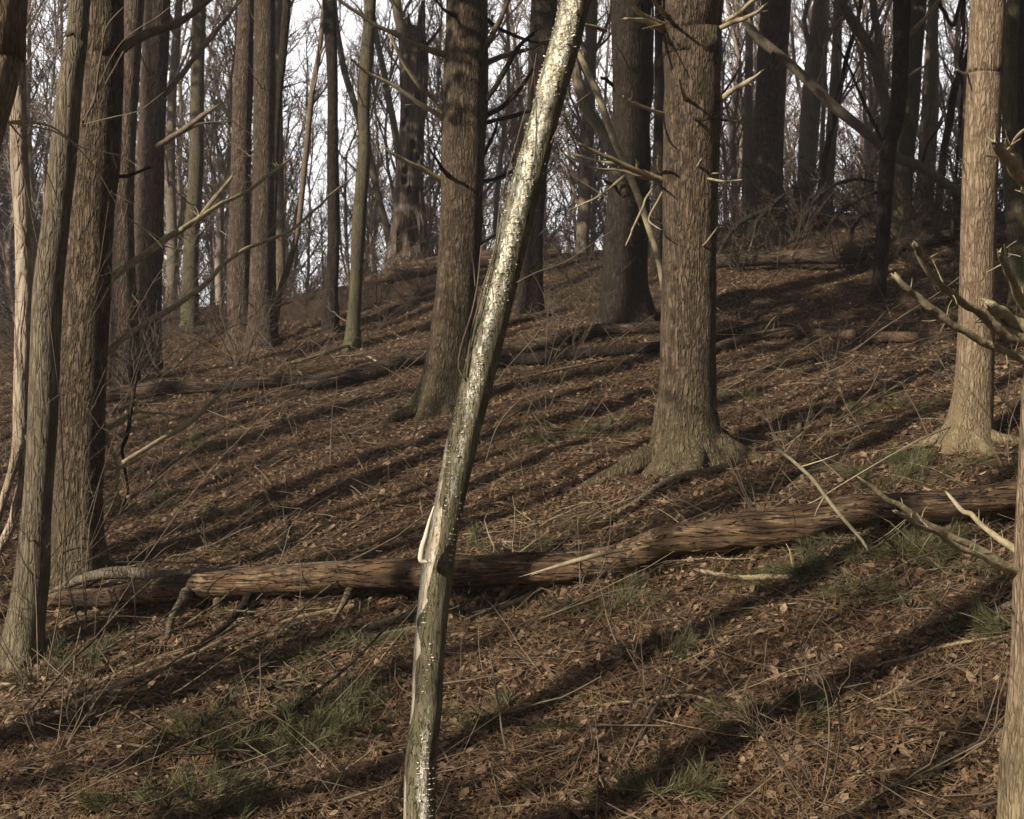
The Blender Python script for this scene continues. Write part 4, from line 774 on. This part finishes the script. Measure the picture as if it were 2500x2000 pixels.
# bare twiggy shrubs in the nearer part, each a thing
for k, (lab, px, py, h, s) in enumerate([
 ('wispy bare bush between the smooth olive tree and the left edge', 40, 1560, 1.5, 1), ('thin bare twigs rising in front of the thick left pine', 150, 1420, 1.9, 2),
 ('leafless bush right of the thick left pine', 330, 1240, 1.2, 3), ('spidery little bush growing in front of the log right of centre', 1418, 1450, .5, 4),
 ('leafless seedling right of the largest pine', 1930, 1120, .8, 5), ('sparse bush in front of the two-toned pine', 1400, 860, 1.3, 6),
 ('thin bare shoots on the right slope', 2020, 900, .7, 7), ('twiggy bush at the foot of the tall sunlit right pine', 2470, 1140, .8, 8),
 ('tallest wispy bush in front of the thick left pine', 215, 1560, 3.3, 15), ('wispy tall bush leaning over the smooth olive tree', 95, 1690, 3.0, 16), ('spreading thin bush behind the fungus-covered trunk', 1330, 900, 2.0, 17), ('wispy bush in front of the largest pine at right', 1850, 1240, 1.0, 18),
 ('lowest leafless shoots near the bottom right', 1990, 1960, .9, 9), ('bare shoots at the foot of the paired brown pines', 560, 900, 1.3, 10),
 ('dry shoots left of the wavy olive trunk foot', 760, 880, .9, 11), ('thin shoots below the two-toned pine beside the wavy log', 1330, 1010, .8, 12),
 ('lone thin shoots in the middle of the lower right slope', 1610, 1680, .5, 13), ('thin shoots in the lower left corner', 130, 1830, .6, 14)]):
    g = G(px, py); b = bush_mesh(600+s, 5, h, .0045, 5, 3, .6, .0016)
    tag(link('bare_bush', b.mesh('bare_bush'), M['twig'], None, g), lab, 'bush', 'bare bushes on the slope')

# ------------------------------------------------------------------ green pine boughs lying on the slope
def bough(label, px, py, size, n, seed, rise=.1, elong=1.0):
    g = G(px, py); r = np.random.default_rng(seed); root = empty('pine_bough', g); tag(root, label, 'pine bough', 'green pine boughs fallen on the slope')
    K = 5; nst = n; a = r.uniform(0, 2*math.pi, nst); off = np.c_[r.uniform(-1,1,nst)*size*.6*elong, r.uniform(-1,1,nst)*size*.6, np.zeros(nst)]
    d = unit(np.c_[np.cos(a), np.sin(a), r.uniform(.0,.7,nst)*rise*2]); L = size*r.uniform(.3,.7,nst); s = np.linspace(0,1,K)[None,:,None]
    P = off[:,None]+L[:,None,None]*(d[:,None]*s); P[...,2] += gz(P[...,0]+g[0], P[...,1]+g[1])-g[2]+.015
    mb = MB(); tubes(mb, P, taper(L, K, .004, .002), 4); tag(link('stems', mb.mesh('stems'), M['twig'], root), kind='stuff')
    # needle tufts
    tn = 7; T, lt = sprout(P, np.full(nst, 1.0), tn*16, .15, 1, .05, .10, 1.0, .06+rise*.15, 3, r, .15, 0)
    mb = MB(); wv = .0016
    A = unit(np.cross(T[:,-1]-T[:,0], np.array([0,0,1.]))+r.normal(size=(len(T),3))*.3)*wv
    V = np.stack([T[:,0]-A, T[:,0]+A, T[:,1]+A, T[:,1]-A, T[:,2]+A*.3, T[:,2]-A*.3], 1); i = np.arange(len(T))[:,None]*6
    mb.add(V, np.concatenate([i+np.array([[0,1,2,3]]), i+np.array([[3,2,4,5]])])); tag(link('needles', mb.mesh('needles', smooth=False), M['green_needle'], root), kind='stuff')
for k, a in enumerate([
 ('large bushy green bough left of the foot of the fungus-covered trunk', 640, 1830, .55, 34, .45, 1.2), ('dark green bough at the bottom edge left of centre', 480, 1975, .45, 20, .3, 1.2),
 ('green bough at the right side of the large bushy one', 790, 1790, .4, 20, .3, 1.1), ('dark bough lying left of the largest pine', 1425, 1070, .6, 22, .25, 1.0),
 ('large spreading green bough below the log at right', 2080, 1390, .65, 46, .16, 1.4), ('rounded green bough in front of the tall sunlit right pine', 2210, 1160, .5, 28, .2, 1.2),
 ('small bough above the large spreading one beside the log', 2240, 1340, .3, 10, .2, 1), ('greyish bough in sun beside the two-toned pine foot', 1390, 745, .7, 22, .3, 1.1),
 ('faint green bough on the slope right of the thick left pine', 520, 1070, .5, 14, .2, 1.2), ('tuft of green beside the root of the thick left pine', 320, 1250, .5, 16, .2, 1.5),
 ('tiny upright green sprig in the lower right slope', 1975, 1770, .14, 6, .8, .6), ('green sprig to the left of the tiny upright one', 1865, 1760, .25, 7, .15, 1.2),
 ('green sprigs at the bottom edge right of centre', 1600, 1955, .3, 12, .4, 1.1), ('low green sprigs under the log right of centre', 1480, 1490, .35, 12, .15, 1.4),
 ('small dark green sprig on the open lower slope', 1680, 1575, .16, 8, .2, 1.2), ('green sprig in the tangle at the smooth olive tree foot', 175, 1640, .35, 12, .35, 1.1),
 ('sunlit sprig low in front of the log left of centre', 820, 1590, .4, 12, .12, 1.5), ('green patch behind the log right of the fungus-covered trunk', 1250, 1345, .5, 16, .12, 1.6),
 ('small sprig right of the fungus-covered trunk foot', 1280, 1750, .35, 11, .12, 1.5), ('dark bough hanging low beside the near right trunk', 2440, 1530, .3, 14, .4, .8),
 ('sprig just right of the largest pine', 1775, 985, .3, 9, .2, 1), ('pair of green sprigs between the two right pines', 2130, 1010, .5, 14, .15, 1.4),
 ('green sprig by the upright black stick', 560, 1265, .25, 8, .3, 1)]):
    bough(a[0], a[1], a[2], a[3], a[4], 900+k, a[5], a[6])

# ------------------------------------------------------------------ litter
def scatter(N, p, seed, y0=4.6, y1=27, mx=.43, pad=.9):
    r = np.random.default_rng(seed); u = r.random(N); e = p+1
    y = (y0**e+u*(y1**e-y0**e))**(1/e); x = r.uniform(-1,1,N)*(mx*y+pad); return x, y, gz(x, y), r
def slope_n(x, y):
    e = .05; return unit(np.stack([-(gz(x+e,y)-gz(x-e,y))/(2*e), -(gz(x,y+e)-gz(x,y-e))/(2*e), np.ones_like(x)], -1))
# fallen leaves: folded, curled, six corners each
N = 95000; x, y, z, r = scatter(N, -.3, 1); sz = .010+.026*r.random(N)**2; nn = unit(slope_n(x,y)+r.normal(size=(N,3))*.42)
a = unit(np.cross(nn, unit(r.normal(size=(N,3))))); b_ = np.cross(nn, a); fold = r.uniform(-.1,.75,N)[:,None]; curl = r.uniform(-.3,.8,N)[:,None]
c = np.stack([x,y,z+r.uniform(.0,.018,N)], -1); s1 = sz[:,None]; wdt = r.uniform(.35,.7,N)[:,None]
def lf(u, v): return c+a*s1*u+b_*s1*v*wdt*2+nn*s1*(abs(v)*2*fold*.5+curl*u*u*.6)
V = np.stack([lf(-1,0), lf(-.35,.42), lf(.45,.5), lf(1,0), lf(.45,-.5), lf(-.35,-.42)], 1); i = np.arange(N)[:,None]*6
mb = MB(); mb.add(V, np.concatenate([i+np.array([[0,3,2,1]]), i+np.array([[0,5,4,3]])]))
tag(link('leaf_litter', mb.mesh('leaf_litter', smooth=False), M['leaf']), 'curled dead leaves strewn over the slope', kind='stuff')
# pine straw: arched thin blades
N = 285000; x, y, z, r = scatter(N, -.25, 2); keep = noise2(x*.8, y*.8) > -.85; x, y, z = x[keep], y[keep], z[keep]; N = len(x)
L = r.uniform(.022,.065,N)[:,None]; ang = r.uniform(0, math.pi, N)+.6*noise2(x*.5,y*.5); nn = unit(slope_n(x,y)); d = np.stack([np.cos(ang), np.sin(ang), np.zeros(N)], -1); d = unit(d-nn*(d*nn).sum(-1,keepdims=True)+nn*r.normal(size=(N,1))*.22)
sd_ = np.cross(nn, d)*(.0008+.00011*y)[:,None]; c = np.stack([x,y,z+r.uniform(.004,.04,N)], -1); arch = nn*L*r.uniform(-.05,.25,N)[:,None]
V = np.stack([c-d*L-sd_, c-d*L+sd_, c+arch+sd_, c+arch-sd_, c+d*L+sd_*.5, c+d*L-sd_*.5], 1); i = np.arange(N)[:,None]*6
near = y < 6.6; V[~near,2] = V[~near,4]; V[~near,3] = V[~near,5]
mb = MB(); mb.add(V, np.concatenate([i+np.array([[0,1,2,3]]), i[near]+np.array([[3,2,4,5]])]))
tag(link('pine_straw', mb.mesh('pine_straw', smooth=False), M['needle']), 'rust-brown pine straw carpeting the slope', kind='stuff')
# twigs
def twig_layer(N, seed, p, l0, l1, r0, r1, matn, name, lab, rise=.12, y0=4.6, y1=28, wob=.12, bias=.0):
    x, y, z, r = scatter(N, p, seed, y0, y1); K = 6; nn = slope_n(x,y); ang = r.uniform(0, math.pi, N)*(1-bias)+bias*.45; sgn = np.sign(r.normal(size=N))
    d = np.stack([np.cos(ang)*sgn, np.sin(ang)*sgn, np.zeros(N)], -1); d = unit(d-nn*(d*nn).sum(-1,keepdims=True)+nn*np.abs(r.normal(size=(N,1)))*rise)
    L = np.exp(r.uniform(math.log(l0), math.log(l1), N)); s = np.linspace(0,1,K)[None,:,None]; c = np.stack([x,y,z+r.uniform(.0,.02,N)], -1)
    bd = np.cross(nn, d)*r.normal(size=(N,1))*wob+nn*r.uniform(-.2,.1,(N,1))*rise
    P = c[:,None]+L[:,None,None]*(d[:,None]*s+bd[:,None]*s*s+r.normal(size=(N,K,3))*.012*s)
    P[...,2] = np.maximum(P[...,2], gz(P[...,0], P[...,1])+.003)
    R = np.exp(r.uniform(math.log(r0), math.log(r1), N)); mb = MB(); tubes(mb, P, taper(L, K, R, R*.35), 4 if r1 > .006 else 3)
    tag(link(name, mb.mesh(name), M[matn]), lab, kind='stuff')
twig_layer(2600, 31, -.1, .25, 1.1, .0025, .007, 'twig', 'twig_litter', 'dark twigs scattered over the slope', .12, bias=.25)
twig_layer(1300, 32, -.1, .2, 1.2, .002, .006, 'deadwood', 'bleached_twigs', 'bleached twigs scattered over the slope', .14, bias=.3)
twig_layer(2600, 33, .3, .12, .4, .001, .0018, 'straw', 'dry_stems', 'thin dry stems and grass on the slope', .35, wob=.3)
twig_layer(900, 34, .9, .3, 1.3, .003, .006, 'twig', 'upright_shoots', 'thin bare shoots standing on the upper slope', 1.3, 9, 30, .25)

def debris(seed, box, N, matn, lab, l0=.25, l1=1.3, r1=.012):
    r = np.random.default_rng(seed); px_ = r.uniform(box[0], box[2], N); py_ = r.uniform(box[1], box[3], N)
    P = []; R = []; K = 7; s_ = np.linspace(0,1,K)[:,None]
    for a, b in zip(px_, py_):
        g = G(a, b); an = r.normal(.4, .85); L = math.exp(r.uniform(math.log(l0), math.log(l1))); d = np.array([math.cos(an), math.sin(an), .17*math.sin(an)+.15*math.cos(an)+abs(r.normal())*.07])
        Q = g+d*L*(s_-.4)+np.cumsum(np.cumsum(r.normal(size=(K,3)),0),0)*L*.02; Q[:,2] = np.maximum(Q[:,2], gz(Q[:,0], Q[:,1])+.012); P.append(Q); q = r.uniform(.003, r1); R.append(q*(1-.6*s_[:,0])*r.uniform(.85,1.1,K))
    mb = MB(); tubes(mb, np.array(P), np.array(R), 6); tag(link('woody_debris', mb.mesh('woody_debris'), M[matn]), lab, kind='stuff')
debris(61, (100,1490,850,1720), 80, 'limb', 'jumble of dead sticks below the left half of the fallen log')
debris(62, (300,1300,1000,1430), 60, 'twig', 'sticks strewn behind the fallen log')
debris(63, (1250,800,2350,1100), 90, 'twig', 'sticks strewn over the upper right slope', .3, 1.8)
debris(64, (300,870,1050,1050), 80, 'twig', 'sticks strewn along the old log', .3, 1.6)
debris(65, (1000,1450,2450,1950), 60, 'twig', 'sticks strewn over the lower right slope', .15, .8, .007)
debris(66, (0,1650,700,1990), 50, 'twig', 'sticks strewn over the lower left slope', .15, .9, .008)
debris(67, (1150,1230,2300,1420), 70, 'deadwood', 'bleached sticks along the right half of the fallen log', .2, .9, .008)

# ------------------------------------------------------------------ trees outside the view whose shadows and crowns reach into it
CS, SN = math.cos(SUN_PHI), math.sin(SUN_PHI)
def st(s_, t_): return s_*CS-t_*SN, s_*SN+t_*CS
def shade_tree(label, x, y, D_, H, crown, seed, twigs=14):
    r = np.random.default_rng(seed); g = float(gz(x,y)); root = empty('pine_tree', (x,y,g)); tag(root, label, 'tree', 'pines standing round the viewpoint')
    q = MB(); P = [(x+.3*r.normal(),y+.3*r.normal(),g+H),(x+.1,y,g+H*.5),(x,y,g+1),(x,y,g-.2)]; PP, RR = tube(q, P, [D_*.15,D_*.36,D_*.48,D_*.6], 14, .5, .04, 5, .4)
    link('trunk', q.mesh('trunk', (x,y,g)), M['pine_light'], root)
    q = MB(); A, la = sprout(PP[::-1][np.linspace(0,len(PP)-1,10).astype(int)][None], np.array([1.0]), twigs, .15, .95, .8, 2.2, 4, .3, 6, r, .12, 0); tubes(q, A, taper(la, 6, .022, .005), 5); B, lb = sprout(A, la, 5, .2, 1, .2, .5, 1, .1, 4, r, .2); tubes(q, B, taper(lb, 4, .007, .003), 3)
    tag(link('dead_branches', q.mesh('dead_branches', (x,y,g)), M['twig'], root), kind='stuff')
    if crown: place_crown(root, PP, crown[0], H+1, crown[1], (x,y,g), seed)
SH = 'pine outside the view whose long shadow crosses the slope'
for k, (s_, t_, D_, H, cr) in enumerate([
 (-5,4.1,.26,12,None),(-3,5.1,.3,12,None),(-8,6.98,.3,13,None),(-2,7.15,.16,14,None),(-7,8.5,.3,16,None),(-.5,9.3,.34,16,None),(-5,11.0,.46,17,None),(-9,12.75,.36,17,None),(-1,13.6,.4,17,None),
 (-7.5,3.15,.2,12,None),(-3.5,.7,.34,13,None),(-6,-1.0,.4,16,(9,2.6)),(-10,-3.0,.4,17,(9,2.8)),(-13,11.9,.34,17,None),(-14,14.5,.4,18,None),(-6,15.2,.36,18,None),(-16,-.8,.4,17,(9,2.8)),(-12,16.8,.36,18,None),(-2,16.5,.36,18,None),(-9,18.5,.36,18,None),(-3,20,.36,18,None),(-9,1.75,.3,12,None),(-12,-.6,.4,17,(9,2.6)),(-1.5,1.2,.16,10,None),(-6,4.7,.12,9,None),(-3.5,6.1,.14,9,None),(-10,4.45,.2,12,None),(-12,6.05,.18,13,None),(-6,12.2,.34,14,None),(-13,13.2,.3,16,None),(-9,14.3,.3,16,None),(-7,16,.3,16,None),(-10,17.6,.3,16,None),(-8,.2,.3,12,None)]):
    x, y = st(s_, t_); shade_tree(SH, x, y, D_, H, cr, 1200+k, 8)
for k, (x, y, cr) in enumerate([(5.5,6,(8,3.2)),(7.5,10.5,(8,3.2)),(9.5,15,(8,3.2)),(11.5,20,(8,3.2)),(3.6,2.2,(8,2.6)),(6.5,1.5,(8,3)),(10.5,7,(8,3.2)),(13.5,13,(8,3.2)),(-11.5,25,(9,3.2)),(14.5,26,(8,3.2)),(-13.5,29,(8,3.2)),(9.5,2.5,(8,3.2)),(5,-3,(8,3.2)),(1.5,-4.5,(9,2.8))]):
    shade_tree('unseen pine added so its crown dims the overhead sky', x, y, .38, 17, cr, 1300+k)  # unseen pines, added so their crowns cut the ambient light from overhead

# unseen wood added behind and beside the viewpoint (low tops there shut out the low sky but not the sun)
r = np.random.default_rng(4242); tm = None; k = 0; FP = []
while k < 90:
    an = r.uniform(0, 2*math.pi); d = r.uniform(20, 46); x, y = d*math.cos(an), d*math.sin(an)+4
    if y > 0 and abs(x) < .5*y+3: continue
    s_, t_ = x*CS+y*SN, -x*SN+y*CS
    if s_ < 14 and -2 < t_ < 36 and s_ > -26: continue
    g = float(gz(x,y,False)); root = empty('pine_tree', (x,y,g)); tag(root, 'unseen pine added to shut out the low sky', 'tree', 'unseen pines added to shut out the low sky')
    if tm is None:
        q = MB(); line, _ = tube(q, [(0,0,14),(.1,.1,7),(0,0,-.3)], [.04,.13,.2], 10, 1, .04, 5, .4); tm = q.mesh('trunk')
    link('trunk', tm, M['pine_far'], root); PPx = np.c_[np.full(20,x), np.full(20,y), g+np.linspace(0,14,20)]
    place_crown(root, PPx, 2.0, 15, r.uniform(2.6,3.4), (x,y,g), k); k += 1

hm = bpy.data.materials.new('air'); hm.use_nodes = True; hm.node_tree.nodes.clear()
hv = hm.node_tree.nodes.new('ShaderNodeVolumePrincipled'); hv.inputs['Density'].default_value = 0.0016; hv.inputs['Color'].default_value = (.92,.88,.90,1); hv.inputs['Anisotropy'].default_value = .2
ho = hm.node_tree.nodes.new('ShaderNodeOutputMaterial'); hm.node_tree.links.new(hv.outputs[0], ho.inputs['Volume'])
mb = MB(); hx0, hx1, hy0, hy1, hz0, hz1 = -60, 60, -40, 95, -9, 22
mb.add([(x,y,z) for z in (hz0,hz1) for y in (hy0,hy1) for x in (hx0,hx1)], [(0,2,3,1),(4,5,7,6),(0,1,5,4),(2,6,7,3),(0,4,6,2),(1,3,7,5)])
tag(link('haze', mb.mesh('haze', smooth=False), hm), 'faint woodland air softening the far trees', kind='stuff')
